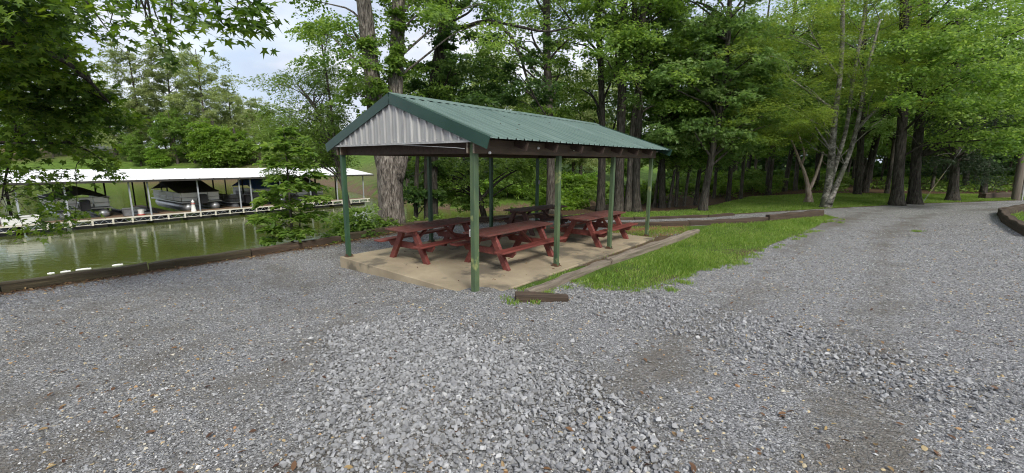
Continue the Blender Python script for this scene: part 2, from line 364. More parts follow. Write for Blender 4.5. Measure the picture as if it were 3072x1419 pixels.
def ground_mat():
    m, t, p, o = new_mat('ground_cover')
    tc = N(t, 'ShaderNodeTexCoord'); vec = tc.outputs['Object']
    def attr(n): a = N(t, 'ShaderNodeAttribute', attribute_name=n); return a.outputs['Fac']
    def vor(scale, seed=0):
        v = N(t, 'ShaderNodeTexVoronoi'); v.inputs['Scale'].default_value = scale; t.links.new(vec, v.inputs['Vector']); return v
    # crushed limestone: two sizes of chips, each chip its own grey
    v1 = vor(46); v2 = vor(105)
    g1 = N(t, 'ShaderNodeSeparateColor'); t.links.new(v1.outputs['Color'], g1.inputs[0])
    g2 = N(t, 'ShaderNodeSeparateColor'); t.links.new(v2.outputs['Color'], g2.inputs[0])
    c1 = ramp(t, [(0, (.055, .054, .052)), (.4, (.19, .19, .193)), (.7, (.34, .34, .348)), (.88, (.50, .502, .51)), (.95, (.62, .61, .57)), (1, (.46, .37, .24))], g1.outputs[0])
    c2 = ramp(t, [(0, (.05, .049, .047)), (.5, (.225, .225, .229)), (1, (.48, .48, .485))], g2.outputs[0])
    sel = ramp(t, [(.45, (0, 0, 0)), (.55, (1, 1, 1))], noise(t, vec, 9, 3))
    grav = mixc(t, c1, c2, sel)
    fines = ramp(t, [(.42, (0, 0, 0)), (.72, (1, 1, 1))], math_(t, 'ADD', noise(t, vec, 1.3, 7, .68), math_(t, 'MULTIPLY', math_(t, 'SUBTRACT', attr('fines'), .35), .42)))
    fn2 = ramp(t, [(.32, (.085, .074, .06)), (.62, (.19, .172, .15)), (.74, (.32, .30, .275))], noise(t, vec, 60, 4, .7))
    grav = mixc(t, grav, fn2, math_(t, 'MULTIPLY', fines, .82))
    n_d = noise(t, vec, 2.5, 5)
    dirt = ramp(t, [(.3, (.075, .052, .032)), (.55, (.14, .10, .062)), (.75, (.24, .18, .12))], noise(t, vec, 7, 8, .7))
    clay = ramp(t, [(.3, (.16, .085, .040)), (.6, (.30, .17, .085)), (.8, (.38, .24, .13))], noise(t, vec, 6, 7, .7))
    turf = ramp(t, [(.3, (.06, .115, .02)), (.55, (.115, .195, .032)), (.75, (.18, .25, .06))], noise(t, vec, 30, 6, .75))
    turf = mixc(t, turf, ramp(t, [(.35, (.5, .55, .4)), (.65, (1.1, 1.05, 1.0))], noise(t, vec, .7, 3)), .8, 'MULTIPLY')
    lit = ramp(t, [(.3, (.035, .022, .014)), (.55, (.10, .062, .036)), (.75, (.20, .13, .08))], noise(t, vec, 22, 7, .75))
    def msk(n, w=.28, sc_=3.5):
        s_ = math_(t, 'ADD', attr(n), math_(t, 'MULTIPLY', math_(t, 'SUBTRACT', noise(t, vec, sc_, 6, .7), .5), 1.1))
        return ramp(t, [(.5-w/2, (0, 0, 0)), (.5+w/2, (1, 1, 1))], s_)
    col = mixc(t, dirt, clay, msk('clay'))
    col = mixc(t, col, turf, msk('grass'))
    col = mixc(t, col, lit, msk('litter'))
    gm = msk('gravel', .3, 5)
    col = mixc(t, col, grav, gm)
    t.links.new(col, p.inputs['Base Color']); p.inputs['Roughness'].default_value = .93; p.inputs['Specular IOR Level'].default_value = .2
    hgt = math_(t, 'ADD', math_(t, 'MULTIPLY', v1.outputs['Distance'], -1.0), math_(t, 'MULTIPLY', v2.outputs['Distance'], -.6))
    b1 = bump(t, None, hgt, .85, .022)
    bump(t, p, noise(t, vec, 25, 6, .7), .5, .02, b1)
    return m
M['ground'] = ground_mat()

def water_mat():
    m, t, p, o = new_mat('lake_water')
    vec = coords(t, (1, 1, 1), False)
    col = ramp(t, [(.35, (.060, .078, .014)), (.65, (.082, .100, .020))], noise(t, vec, .15, 4))
    t.links.new(col, p.inputs['Base Color']); p.inputs['Roughness'].default_value = .06; p.inputs['IOR'].default_value = 1.33
    v2 = coords(t, (1.0, 2.2, 1), False)
    b1 = bump(t, None, noise(t, v2, 1.1, 3, .5, .4), .12, .10)
    bump(t, p, noise(t, v2, 4.5, 3, .5), .10, .04, b1)
    return m
M['water'] = water_mat()

def stone_mat():
    m, t, p, o = new_mat('limestone')
    a = N(t, 'ShaderNodeAttribute', attribute_name='shade', attribute_type='INSTANCER')
    col = ramp(t, [(0, (.085, .086, .09)), (.35, (.202, .203, .208)), (.75, (.348, .35, .356)), (.90, (.57, .568, .565)), (.925, (.52, .48, .38)), (.965, (.46, .36, .20)), (1, (.34, .19, .10))], a.outputs['Fac'])
    n = noise(t, coords(t), 30, 5, .7)
    col = mixc(t, col, ramp(t, [(.3, (.75, .75, .75)), (.7, (1.15, 1.15, 1.15))], n), 1.0, 'MULTIPLY')
    t.links.new(col, p.inputs['Base Color']); p.inputs['Roughness'].default_value = .85; p.inputs['Specular IOR Level'].default_value = .3
    return m
M['stone'] = stone_mat()

# ------------------------------------------------------------------ the ground
def axis(lo, a, b, hi, st, gr=1.09):
    m = list(np.arange(a, b+1e-6, st)); s_ = st; x = b; R = []
    while x < hi: s_ *= gr; x += s_; R.append(x)
    s_ = st; x = a; L = []
    while x > lo: s_ *= gr; x -= s_; L.append(x)
    return np.array(L[::-1]+m+R)
xs = axis(-420, -14.5, 21, 420, .16); ys = axis(-25, 1.2, 25.5, 620, .16)
X, Y = np.meshgrid(xs, ys); Z = gz(X, Y)
wedge = GP([(1545, 905), (1640, 862), (1900, 757), (2090, 697), (2060, 680), (2465, 645), (2505, 652), (2425, 690), (2300, 740), (2200, 788), (2130, 803), (1990, 846), (1880, 868), (1790, 850), (1700, 838)])
strip = np.array([swor(.55, -.25), swor(7.6, -.25), swor(8.2, -.25), swor(8.3, -1.0), swor(4, -.95), swor(.6, -.55)])
backyard = np.vstack([GP([(1964, 713), (2090, 697), (2065, 676), (1900, 680)]), [swor(7.45, 1.6), swor(7.45, -.3)]])
lawn = np.vstack([GP([(1640, 652), (1900, 654), (2130, 646), (2200, 642), (2465, 626), (2640, 617), (2800, 609), (3072, 600), (3600, 590)]), GP([(3600, 583), (3072, 582), (2800, 583), (2500, 580), (2250, 590), (2160, 612), (2100, 625), (2000, 634), (1800, 638)])])
lot_limit = GP([(1640, 655), (1900, 657), (2200, 644), (2465, 627), (2640, 618), (2800, 610), (3072, 601), (3600, 592)])
island = GP([(2998, 640), (3012, 668), (3080, 705), (3300, 800), (3500, 700), (3300, 640), (3090, 630)])
dn = sdist(NEAR_SHORE, X, Y)
lim_y = np.interp(X, np.r_[-30, -12, -6.5, -2.5, lot_limit[:, 0]], np.r_[40, 40, 40, 16.6, lot_limit[:, 1]])
in_w = inpoly(wedge, X, Y); in_s = inpoly(strip, X, Y); in_b = inpoly(backyard, X, Y); in_l = inpoly(lawn, X, Y); in_i = inpoly(island, X, Y)
grav = (dn > .45) & (Y < lim_y) & ~in_w & ~in_s & ~in_b & ~in_i & (X < 60)
far_land = sdist(FAR_SHORE[::-1], X, Y) > 0
la, lb = sloc(X, Y)
def blur(m, k=2):
    a = m.astype(float)
    for _ in range(k):
        a = (a+np.roll(a, 1, 0)+np.roll(a, -1, 0)+np.roll(a, 1, 1)+np.roll(a, -1, 1))/5
    return a
patch = vnoise(X, Y, 1.6, 11)
A_gravel = blur(grav, 2)
front_strip = in_s & (la < 3.2)
A_grass = blur(in_l, 2)*1.0 + blur(in_w, 2)*np.clip(.86+.55*patch, .15, 1) + blur(front_strip, 1)*.85 + blur(in_b, 1)*.35 + blur(in_i, 1)*.8 + far_land*np.clip(.60+.42*vnoise(X, Y, .1, 21), 0.1, 1)*np.where(Y < 62, 1.6, 1.0)
A_clay = blur(in_b, 1)*.62 + far_land*.25*np.clip(vnoise(X, Y, .16, 33)+.3, 0, 1)
edge_lit = np.exp(-np.clip(dn-.2, 0, 9)/.55)*(X < 3)*(dn > -.6)*(Y < 30)
woods_fl = (~in_l) & (Y > lim_y) & (dn > 0) & ~far_land
A_lit = np.clip(.78*edge_lit+woods_fl*.9+blur(in_s & (la >= 3.2), 1)*.35, 0, 1)
A_gravel = np.clip(A_gravel-.55*edge_lit, 0, 1)
TRACK = np.array([(-3.5, .5), (1.2, 2.5), (5.5, 7.2), (10.5, 12.8), (15.5, 16.6), (22, 18.8), (34, 20.5)], float)
def fines_at(x, y):
    d = np.abs(sdist(TRACK, x, y)); d2 = np.abs(sdist(np.array([(-6, -1), (-3.2, 4.5), (-3.6, 8.5), (-6.5, 12)], float), x, y))
    tr = np.exp(-((d-.85)/.38)**2)*.75+np.exp(-((d2-.8)/.4)**2)*.5
    return np.clip(tr*(.65+.5*vnoise(x, y, .8, 71))+.40*smooth((-x-.5)/4)*(.7+.5*vnoise(x, y, .6, 72))+.22*vnoise(x, y, .45, 73)+.12, 0, 1)
A_fines = fines_at(X, Y)
nx, ny = len(xs), len(ys)
idx = np.arange(nx*ny).reshape(ny, nx)
Fq = np.stack([idx[:-1, :-1], idx[:-1, 1:], idx[1:, 1:], idx[1:, :-1]], -1).reshape(-1, 4)
VV = np.stack([X, Y, Z], -1).reshape(-1, 3)
cls = np.zeros((ny, nx), int); cls[grav] = 1; cls[in_l | in_w] = 2
fc = cls[:-1, :-1].ravel()
for c_, nm in ((0, 'ground'), (1, 'gravel_lot'), (2, 'lawn')):
    fs = Fq[fc == c_]; used, inv = np.unique(fs, return_inverse=True)
    me = np_mesh(nm, VV[used], inv.reshape(-1, 4), attrs={'gravel': A_gravel.ravel()[used], 'grass': np.clip(A_grass, 0, 1).ravel()[used], 'clay': A_clay.ravel()[used], 'litter': A_lit.ravel()[used], 'fines': A_fines.ravel()[used]}, smooth_shade=True)
    tag(obj(nm, me, M['ground']), kind='structure')
wm = MB().add([(-500, -60, WATER), (120, -60, WATER), (120, 420, WATER), (-500, 420, WATER)], [(0, 1, 2, 3)])
tag(wm.build('lake_water', M['water']), kind='structure')

# ------------------------------------------------------------------ leaves and trees
def leaf_geo(P, Nn, D, size, shape='rhomb'):
    """leaf faces at P with normal Nn and length direction D; returns verts, faces"""
    n = len(P); Nn = Nn/np.linalg.norm(Nn, axis=1, keepdims=True)
    D = D-Nn*np.sum(D*Nn, 1, keepdims=True); D = D/(np.linalg.norm(D, axis=1, keepdims=True)+1e-9)
    S = np.cross(Nn, D); size = np.broadcast_to(size, (n,))[:, None]
    if shape == 'rhomb': T = [(0, 0, 0), (.5, .34, .10), (1, 0, -.06), (.5, -.34, .10)]; Fk = [(0, 1, 2, 3)]
    elif shape == 'oval': T = [(0, 0, 0), (.30, .22, .05), (.68, .20, .05), (1, 0, -.10), (.68, -.20, .05), (.30, -.22, .05)]; Fk = [(0, 1, 2, 3), (0, 3, 4, 5)]
    elif shape == 'thin': T = [(0, 0, 0), (.45, .15, .04), (1, 0, -.10), (.45, -.15, .04)]; Fk = [(0, 1, 2, 3)]
    else:   # five pointed palmate leaf
        T = [(0, 0, 0)]
        for k, (ang, r) in enumerate([(-128, .42), (-98, .20), (-62, .62), (-30, .26), (0, .78), (30, .26), (62, .62), (98, .20), (128, .42)]):
            a = math.radians(ang); T.append((.22+r*math.cos(a)*.95, r*math.sin(a)*.95, -.10*(r > .5)))
        Fk = [(0, i, i+1) for i in range(1, 9)]
    T = np.array(T); k = len(T)
    V = P[:, None, :]+size[:, None]*(T[None, :, 0:1]*D[:, None]+T[None, :, 1:2]*S[:, None]+T[None, :, 2:3]*Nn[:, None])
    Fk = np.array(Fk); Fa = (np.arange(n)*k)[:, None, None]+Fk[None]
    return V.reshape(-1, 3), Fa.reshape(-1, Fk.shape[1]), k

def crown_mesh(name, clumps, per, size, shape='rhomb', sprays=9, flat=.32, droop=.3, seed=0, updir=1.0, rnd=.55, tint_lo=.1, tint_hi=.9):
    """clumps: (x,y,z,r[,weight]); each clump is a fan of leafy sprays"""
    r = np.random.default_rng(seed); C = np.array([c[:4] for c in clumps], float)
    w = np.array([c[4] if len(c) > 4 else 1.0 for c in clumps])
    cen = C[:, :3].mean(0)
    Pl, Nl, Dl, Tl = [], [], [], []
    for (x, y, z, R), ww in zip(C, w):
        ns = max(3, int(sprays)); nl = max(2, int(per*ww/ns))
        out = np.array([x, y, z])-cen; out[2] *= .3; out /= (np.linalg.norm(out)+1e-6)
        d = r.normal(size=(ns, 3)); d /= np.linalg.norm(d, axis=1, keepdims=True); d = d+out*.45; d[:, 2] *= flat; 
        d /= np.linalg.norm(d, axis=1, keepdims=True)
        L = R*r.uniform(.55, 1.1, ns)
        o0 = r.normal(size=(ns, 3))*R*.28; o0[:, 2] *= flat*1.3
        t = r.uniform(.05, 1, (ns, nl))**.8
        lat = np.cross(d, [0, 0, 1.0]); lat /= (np.linalg.norm(lat, axis=1, keepdims=True)+1e-6)
        sd = r.normal(size=(ns, nl))*(.26*R)*(1-.5*t)
        P = np.array([x, y, z])+o0[:, None]+d[:, None]*(L[:, None]*t)[..., None]+lat[:, None]*sd[..., None]
        P[..., 2] -= droop*R*(t**2)*(L/R)[:, None]+np.abs(sd)*.25
        P += r.normal(size=P.shape)*R*.06
        D = d[:, None]*.6+lat[:, None]*np.sign(sd)[..., None]*.8+r.normal(size=P.shape)*.35; D[..., 2] -= .35
        Nn = np.array([0, 0, updir])+out*.25+r.normal(size=P.shape)*rnd
        tb = r.normal()*.17
        Tl.append((r.uniform(tint_lo, tint_hi, (ns, nl))*.8+r.uniform(-.1, .1, (ns, 1))+.1+tb).ravel())
        Pl.append(P.reshape(-1, 3)); Nl.append(Nn.reshape(-1, 3)); Dl.append(D.reshape(-1, 3))
    P = np.concatenate(Pl); Nn = np.concatenate(Nl); D = np.concatenate(Dl); T = np.clip(np.concatenate(Tl), 0, 1)
    s_ = size*r.uniform(.7, 1.25, len(P))
    V, Fa, k = leaf_geo(P, Nn, D, s_, shape)
    return np_mesh(name, V, Fa, tint=np.repeat(T, k))

def shell_clumps(n, c, rad, R, seed, zmin=-1.0, inner=.35):
    r = np.random.default_rng(seed); out = []
    k = 0
    while len(out) < n and k < 9000:
        k += 1
        d = r.normal(size=3); d /= np.linalg.norm(d)
        if d[2] < zmin: continue
        q = inner+(1-inner)*r.uniform()**.6
        q *= 1+.18*math.sin(d[0]*5+seed)+.14*math.sin(d[1]*7+seed*2)
        p = np.array(c)+d*q*np.array(rad)
        out.append((p[0], p[1], p[2], R*r.uniform(.7, 1.3)))
    return out

def stem_pts(path, n=None):
    """resample a coarse (x,y,z,r) path smoothly"""
    P = np.array(path, float); m = len(P)
    n = n or max(8, int(np.sum(np.linalg.norm(np.diff(P[:, :3], axis=0), axis=1))/.5))
    t = np.linspace(0, m-1, n); out = np.zeros((n, 4))
    for j, tt in enumerate(t):
        i = min(int(tt), m-2); f = tt-i
        p0, p1, p2, p3 = P[max(i-1, 0)], P[i], P[i+1], P[min(i+2, m-1)]
        out[j] = .5*((2*p1)+(-p0+p2)*f+(2*p0-5*p1+4*p2-p3)*f*f+(-p0+3*p1-3*p2+p3)*f**3)
    out[:, 3] = np.maximum(out[:, 3], .004)
    return out

def branch_to(mb, stems, c, r0, seed, seg=5):
    rg = random.Random(seed)
    best = None
    zlo = min(p[2] for S in stems for p in S); zhi = max(p[2] for S in stems for p in S)
    for S in stems:
        for p in S:
            if p[2] < zlo+.28*(min(zhi, 7)-zlo): continue
            dz = c[2]-p[2]; dh = math.hypot(c[0]-p[0], c[1]-p[1])
            cost = abs(dz-.55*dh)+.35*dh
            if best is None or cost < best[0]: best = (cost, p)
    p = best[1]; a = Vector(p[:3]); b = Vector(c[:3])
    L = (b-a).length
    m1 = a.lerp(b, .35)+Vector((rg.uniform(-.1, .1)*L, rg.uniform(-.1, .1)*L, .10*L)); m2 = a.lerp(b, .7)+Vector((rg.uniform(-.07, .07)*L, rg.uniform(-.07, .07)*L, .07*L))
    rr = min(r0, p[3]*.6)
    pts = stem_pts([(*a, rr), (*m1, rr*.7), (*m2, rr*.42), (*b, rr*.15)], 8)
    mb.tube([q[:3] for q in pts], [q[3] for q in pts], seg, cap=False)

def make_tree(name, label, cat, group, base, stems, clumps, leafm, barkm, per=300, size=.13, shape='rhomb', seed=1, seg=10, ridge=.0, br=.07, every=2, flare=1.5, parts=None, **kw):
    root = empty(name, base, 0, label, cat, group)
    mb = MB(); SP = []
    rg = random.Random(seed)
    for i, s_ in enumerate(stems):
        pts = stem_pts(s_)
        z0 = pts[0][2]
        for q in pts:
            h = q[2]-z0
            if i == 0 or abs(pts[0][2]) < .6: q[3] *= 1+(flare-1)*math.exp(-max(h, 0)/.35)
        SP.append(pts)
        mb.tube([q[:3] for q in pts], [q[3] for q in pts], seg, jit=.03, ridge=ridge, rg=rg)
    for k, c in enumerate(clumps):
        if k % every == 0: branch_to(mb, SP, c, br, seed*100+k)
    mb.build('trunk', barkm, root, sm=True)
    if clumps:
        obj('crown', crown_mesh(name+'_crown', clumps, per, size, shape, seed=seed, **kw), leafm, root)
    return root
def gbase(u, v, sink=.12):
    p = G(u, v); return np.array([p[0], p[1], p[2]-sink])
def rel(base, u, v, Y, r):
    p = atY(u, v, Y)-base; return (p[0], p[1], p[2], r)

# ------------------------------------------------------------------ picnic shelter
sh = empty('picnic_shelter', (P1[0], P1[1], 0), SHROT, 'open picnic shelter with green metal roof and grey gable on a concrete slab', 'shelter')
L3 = 3*SS; YM = SW/2
def box_obj(name, m, parent, *b, bev=0.0): mb = MB(); mb.box(*b, bev=bev); return mb.build(name, m, parent)
sl = MB(); sl.box(-.15, 7.46, -.30, 4.43, -.55, 0, bev=.012); sl.build('slab', M['concrete'], sh)
for i in range(4):
    for k, y in enumerate((0, SW)):
        w = .054 if (i == 0 and k == 0) else .048
        mb = MB(); z0 = -.08 if (i == 0 and k == 0) else .004
        lean = .012*random.uniform(-1, 1)
        mb.beam((i*SS+lean, y, z0), (i*SS, y, SH+.23), w*2, w*2, up=(0, 1, 0), bev=.006)
        po = mb.build('post', M['post_mossy_sunlit' if k == 0 else 'post_green'], sh)
        if not (i == 0 and k == 0):
            bp = MB(); bp.box(i*SS-.085, i*SS+.085, y-.085, y+.085, .003, .014); 
            for sx in (-1, 1): bp.box(i*SS+sx*.055-.004, i*SS+sx*.055+.004, y-.06, y+.06, .014, .06)
            bp.build('base_plate', M['rust'], po)
for y0 in (0, SW):
    for o_ in (-.075, .075):
        mb = MB(); mb.box(-.085, L3+.085, y0+o_-.021, y0+o_+.021, SH, SH+.235, bev=.004); bo = mb.build('eave_beam', M['beam_wood'], sh)
        e = MB(); e.box(-.088, -.0855, y0+o_-.019, y0+o_+.019, SH+.004, SH+.23); e.build('end_grain', M['timber_grey'], bo)
for x0 in (.075, L3-.075):
    mb = MB(); mb.box(x0-.021, x0+.021, .105, SW-.105, SH, SH+.235, bev=.004); mb.build('end_beam', M['beam_dark'], sh)
RS = .345; RZ = 3.515; OV = .44
def rz(y): return RZ-RS*abs(y-YM)
for i in range(1, 8):     # rafters, ties
    x = i*L3/8
    for sgn in (-1, 1):
        ye = YM+sgn*(YM+.38); a = (x, YM+sgn*.02, RZ-.13); b = (x, ye, rz(ye)-.13)
        MB().beam(a, b, .038, .14).build('rafter', M['beam_dark'], sh)
    mb = MB(); mb.box(x-.019, x+.019, .10, SW-.10, SH+.24, SH+.37); mb.build('ceiling_tie', M['beam_dark'], sh)
for sgn in (-1, 1):
    for k in range(4):
        y = YM+sgn*(.25+k*.68); z = rz(y)-.035
        MB().beam((-.08, y, z), (L3+.28, y, z), .085, .036, up=(0, sgn*RS, 1)).build('purlin', M['beam_dark'], sh)
# ribbed roof sheets
def sheet_profile(w, pitch=.2286, rib=.045, h=.030, minor=True):
    P = []; x = 0.0
    while x < w-1e-6:
        P += [(x, 0), (x+.012, h), (x+rib-.012, h), (x+rib, 0)]
        if minor:
            for q in (.36, .5, .64):
                c = x+rib+(pitch-rib)*q; P += [(c-.016, 0), (c-.008, .004), (c+.008, .004), (c+.016, 0)]
        x += pitch
    P.append((w, 0)); return [p for p in P if p[0] <= w+1e-6]
nsh = 9; x_a, x_b = -.13, L3+.33; wsh = (x_b-x_a)/nsh
prof = sheet_profile(wsh, wsh/4)
for sgn in (-1, 1):
    for k in range(nsh):
        x0 = x_a+k*wsh; vs = []; fs = []
        lift = .0015*(k % 2)
        for (x, hh) in prof:
            for (dy, ex) in ((.015, 0), (YM+OV+.02*0+random.uniform(-.004, .004)*0, 0)):
                y = YM+sgn*dy; z = RZ-RS*dy
                vs.append((x0+x, y+sgn*RS*hh*.3, z+hh+lift))
        for q in range(len(prof)-1):
            a, b = 2*q, 2*q+2
            fs.append((a, a+1, b+1, b) if sgn < 0 else (b, b+1, a+1, a))
        MB().add(vs, fs).build('roof_sheet', M['roof_green'], sh)
cap = MB(); n_ = 2
for seg_a, seg_b, dz in ((x_a-.02, 3.75, 0), (3.68, x_b+.02, .006)):
    pr = [(-.20, -.20*RS-.004), (-.19, -.19*RS), (-.02, .004), (0, .012), (.02, .004), (.19, -.19*RS), (.20, -.20*RS-.004)]
    vs = []; 
    for x in (seg_a, seg_b): vs += [(x, YM+y, RZ+.030+z+dz) for y, z in pr]
    k = len(pr); MB().add(vs, [(i, i+1, i+1+k, i+k) for i in range(k-1)][::-1]).build('ridge_cap', M['roof_green'], sh)
for x0, dx in ((x_a-.012, -1), (x_b+.012, 1)):
    for sgn in (-1, 1):
        ye = YM+sgn*(YM+OV+.015)
        MB().beam((x0, YM, RZ-.070), (x0, ye, rz(ye)-.070), .022, .195).build('rake_trim', M['trim_green'], sh)
        MB().beam((x0-dx*.05, YM, RZ+.032), (x0-dx*.05, ye, rz(ye)+.032), .11, .006).build('rake_flange', M['trim_green'], sh)
# gables of grey ribbed sheet
def gable(xp, dirn):
    zb = 2.605; y0, y1 = -.02, SW+.02; w = (y1-y0)/5
    for k in range(5):
        pr = sheet_profile(w, w/4, rib=.055, h=.034, minor=True); vs = []; fs = []
        for (yy, hh) in pr:
            y = y0+k*w+yy; zt = max(rz(y)-.085, zb+.004); x = xp+dirn*hh
            vs += [(x, y, zb), (x, y, zt)]
        # apex break
        for q in range(len(pr)-1):
            a, b = 2*q, 2*q+2; fs.append((a, b, b+1, a+1))
        MB().add(vs, fs).build('gable_sheet', M['galv'], sh)
    box_obj('gable_trim', M['galv'], sh, min(xp, xp+dirn*.03)-.002, max(xp, xp+dirn*.03)+.002, y0-.12, y1+.14, zb-.035, zb-.002)
    sc_ = MB()
    for k in range(24):
        y = y0+.12+k*(y1-y0-.2)/23; sc_.lathe([(.010, 0), (.010, .004), (.006, .008)], 6, (0, 0, 0))
        for j in range(len(sc_.v)-18, len(sc_.v)): px, py, pz = sc_.v[j]; sc_.v[j] = (xp+dirn*(.004+pz), y+px, zb+.045+py)
    tag(sc_.build('screw_row', M['galv'], sh), kind='stuff')
gable(-.10, -1); gable(L3+.10, 1)
mb = MB(); mb.tube([(-.115, YM-.1, 2.575), (-.10, YM-.9, 2.535), (-.10, .35, 2.49), (-.10, .12, 2.47)], .006, 6); mb.build('cable', M['galv'], sh)
for x, z in ((1.62, 2.50), (2.93, 2.50), (.25, 2.385)):
    mb = MB(); mb.lathe([(.012, 0), (.026, .008), (.028, .03), (.018, .045), (.006, .05)], 10, (x, -.12, z)); mb.build('insulator', M['white_plastic'], sh)
mb = MB(); mb.box(-.035, .035, .056, .105, .985, 1.11, bev=.006); ob = mb.build('outlet_box', M['white_plastic'], sh)
mb = MB(); mb.box(-.038, -.0355, .063, .098, 1.0, 1.095); mb.build('cover_plate', M['galv'], ob)
mb = MB(); mb.box(L3-.03, L3+.03, SW-.11, SW-.05, 1.45, 1.6, bev=.005); mb.build('switch_box', M['galv_dark'], sh)

# ------------------------------------------------------------------ picnic tables
def make_table(label, a, b, rot, mt, LT=2.43):
    x, y = swor(a, b)
    root = empty('picnic_table', (x, y, .002), SHROT+rot, label, 'picnic table', 'picnic tables under the shelter')
    h = LT/2
    for k in range(5):
        yy = -.30+k*.15; j = random.uniform(-.006, .006)
        mb = MB(); mb.box(-h+j, h+j, yy-.070, yy+.070, .727, .765+random.uniform(-.002, .002), bev=.006); mb.build('top_plank', M['red_top'] if mt is M['red_paint'] else mt, root)
    for s_ in (-1, 1):
        mb = MB(); mb.box(-h, h, s_*.66-.125, s_*.66+.125, .415, .453, bev=.006); mb.build('bench_plank', mt, root)
    for ex in (-1, 1):
        x0 = ex*(h-.36)
        for s_ in (-1, 1):
            MB().beam((x0, s_*.60, -.03), (x0, s_*.17, .725), .085, .135, up=(0, 1, .5), bev=.004).build('leg', mt, root)
        # trim the feet to the floor with a flat block is unnecessary: they sink a little
        mb = MB(); mb.box(x0+ex*.064-.02, x0+ex*.064+.02, -.34, .34, .64, .726, bev=.004); mb.build('top_support', mt, root)
        cs = MB(); xa, xb = x0-ex*.064-.02, x0-ex*.064+.02
        prof_ = [(-.76, .413), (-.76, .36), (-.68, .27), (.68, .27), (.76, .36), (.76, .413)]
        vs = [(xa, y_, z_) for y_, z_ in prof_]+[(xb, y_, z_) for y_, z_ in prof_]; n6 = 6
        cs.add(vs, [tuple(range(6))[::-1], tuple(range(6, 12))]+[(i, (i+1) % 6, (i+1) % 6+6, i+6) for i in range(6)]); cs.build('bench_support', mt, root)
        MB().beam((x0-ex*.09, 0, .33), (x0-ex*.62, 0, .725), .085, .038).build('brace', mt, root)
    return root
make_table('red picnic table at the lake side front corner of the shelter slab', 1.55, 2.92, .085, M['red_paint'])
make_table('red picnic table nearest the viewer, right behind the front corner post', 2.36, 1.17, .02, M['red_paint'])
make_table('red picnic table at the far right end of the slab', 5.84, .86, .015, M['red_paint'])
make_table('dark weathered picnic table at the back of the shelter, lake side', 6.15, 3.25, -.06, M['red_old'])

# ------------------------------------------------------------------ landscape timbers
def timber(p0, p1, w, h, m, label, sag=0.0, z0=None, z1=None, group=None, rough=.017, name='landscape_timber'):
    """weathered beam lying on the ground from p0 to p1 (world xy)"""
    p0 = np.array(p0[:2], float); p1 = np.array(p1[:2], float); L = np.linalg.norm(p1-p0); d = (p1-p0)/L
    za = float(gz(*p0)) if z0 is None else z0; zb = float(gz(*p1)) if z1 is None else z1
    root_loc = ((p0[0]+p1[0])/2, (p0[1]+p1[1])/2, min(za, zb)-.03)
    r = np.random.default_rng(int(abs(p0[0]*971+p1[1]*331))); n = max(6, int(L/.18)); mb = MB(); vs = []
    sec = [(-.5, 0), (-.5, .88), (-.40, 1), (.0, .985), (.40, 1), (.5, .88), (.5, 0)]
    ph = r.uniform(0, 6, 7)
    for i in range(n+1):
        t = i/n; c = p0+d*L*t; zc = za+(zb-za)*t-.03
        wob = .010*math.sin(t*L*1.7+ph[0])
        for k, (a, b) in enumerate(sec):
            j = rough*(math.sin(t*L*5+ph[k])+.6*r.uniform(-1, 1)) if b > .5 else 0
            off = a*w+wob+j*.6
            vs.append((c[0]-d[1]*off-root_loc[0], c[1]+d[0]*off-root_loc[1], zc+b*(h+.03)+j*(.7 if b > .9 else 0)-root_loc[2]))
    k = len(sec); fs = []
    for i in range(n):
        for q in range(k-1): fs.append((i*k+q, i*k+q+1, (i+1)*k+q+1, (i+1)*k+q)[::-1])
    fs.append(tuple(range(k))); fs.append(tuple(n*k+q for q in range(k))[::-1])
    o = mb.add(vs, fs).build(name, m); o.location = root_loc
    # orient texture grain along the beam
    ang = math.atan2(d[1], d[0]); me = o.data
    Rm = Matrix.Rotation(-ang, 4, 'Z'); me.transform(Rm); o.rotation_euler = (0, 0, ang)
    return tag(o, label, 'timber', group)
# shore wall of timbers, left to right
wl = [(-14.0, 4.45), (-12.2, 6.35), (-10.41, 8.16), (-8.80, 9.78), (-7.26, 11.29), (-5.56, 13.25)]
wl_lab = ['shore timber outside the left edge', 'mossy shore timber at the left edge of the lot', 'mossy shore timber, first full length from the left edge', 'mossy shore timber, second full length from the left edge', 'brown shore timber below the leafy sapling']
for i in range(len(wl)-1):
    a = np.array(wl[i]); b = np.array(wl[i+1]); d = (b-a)/np.linalg.norm(b-a)
    if i == 0: continue
    timber(a+d*.012, b-d*.012,   .18, .195, M['timber_moss'] if i < 4 else M['timber_brown'], wl_lab[i], group='timbers along the lake shore')
wl2 = [(-5.43, 13.60), (-4.54, 14.95), (-3.81, 15.90), (-1.30, 16.22), (.6, 16.5)]
lab2 = ['mossy shore timber just behind the left corner post', 'grey shore timber in front of the thick tree trunk', 'brown shore timber behind the back posts of the shelter', 'brown shore timber behind the dark weathered picnic table']
for i in range(4):
    a = np.array(wl2[i]); b = np.array(wl2[i+1]); d = (b-a)/np.linalg.norm(b-a)
    timber(a+d*.012, b-d*.012, .19, .22, M['timber_moss'] if i < 2 else M['timber_brown'], lab2[i], group='timbers along the lake shore')
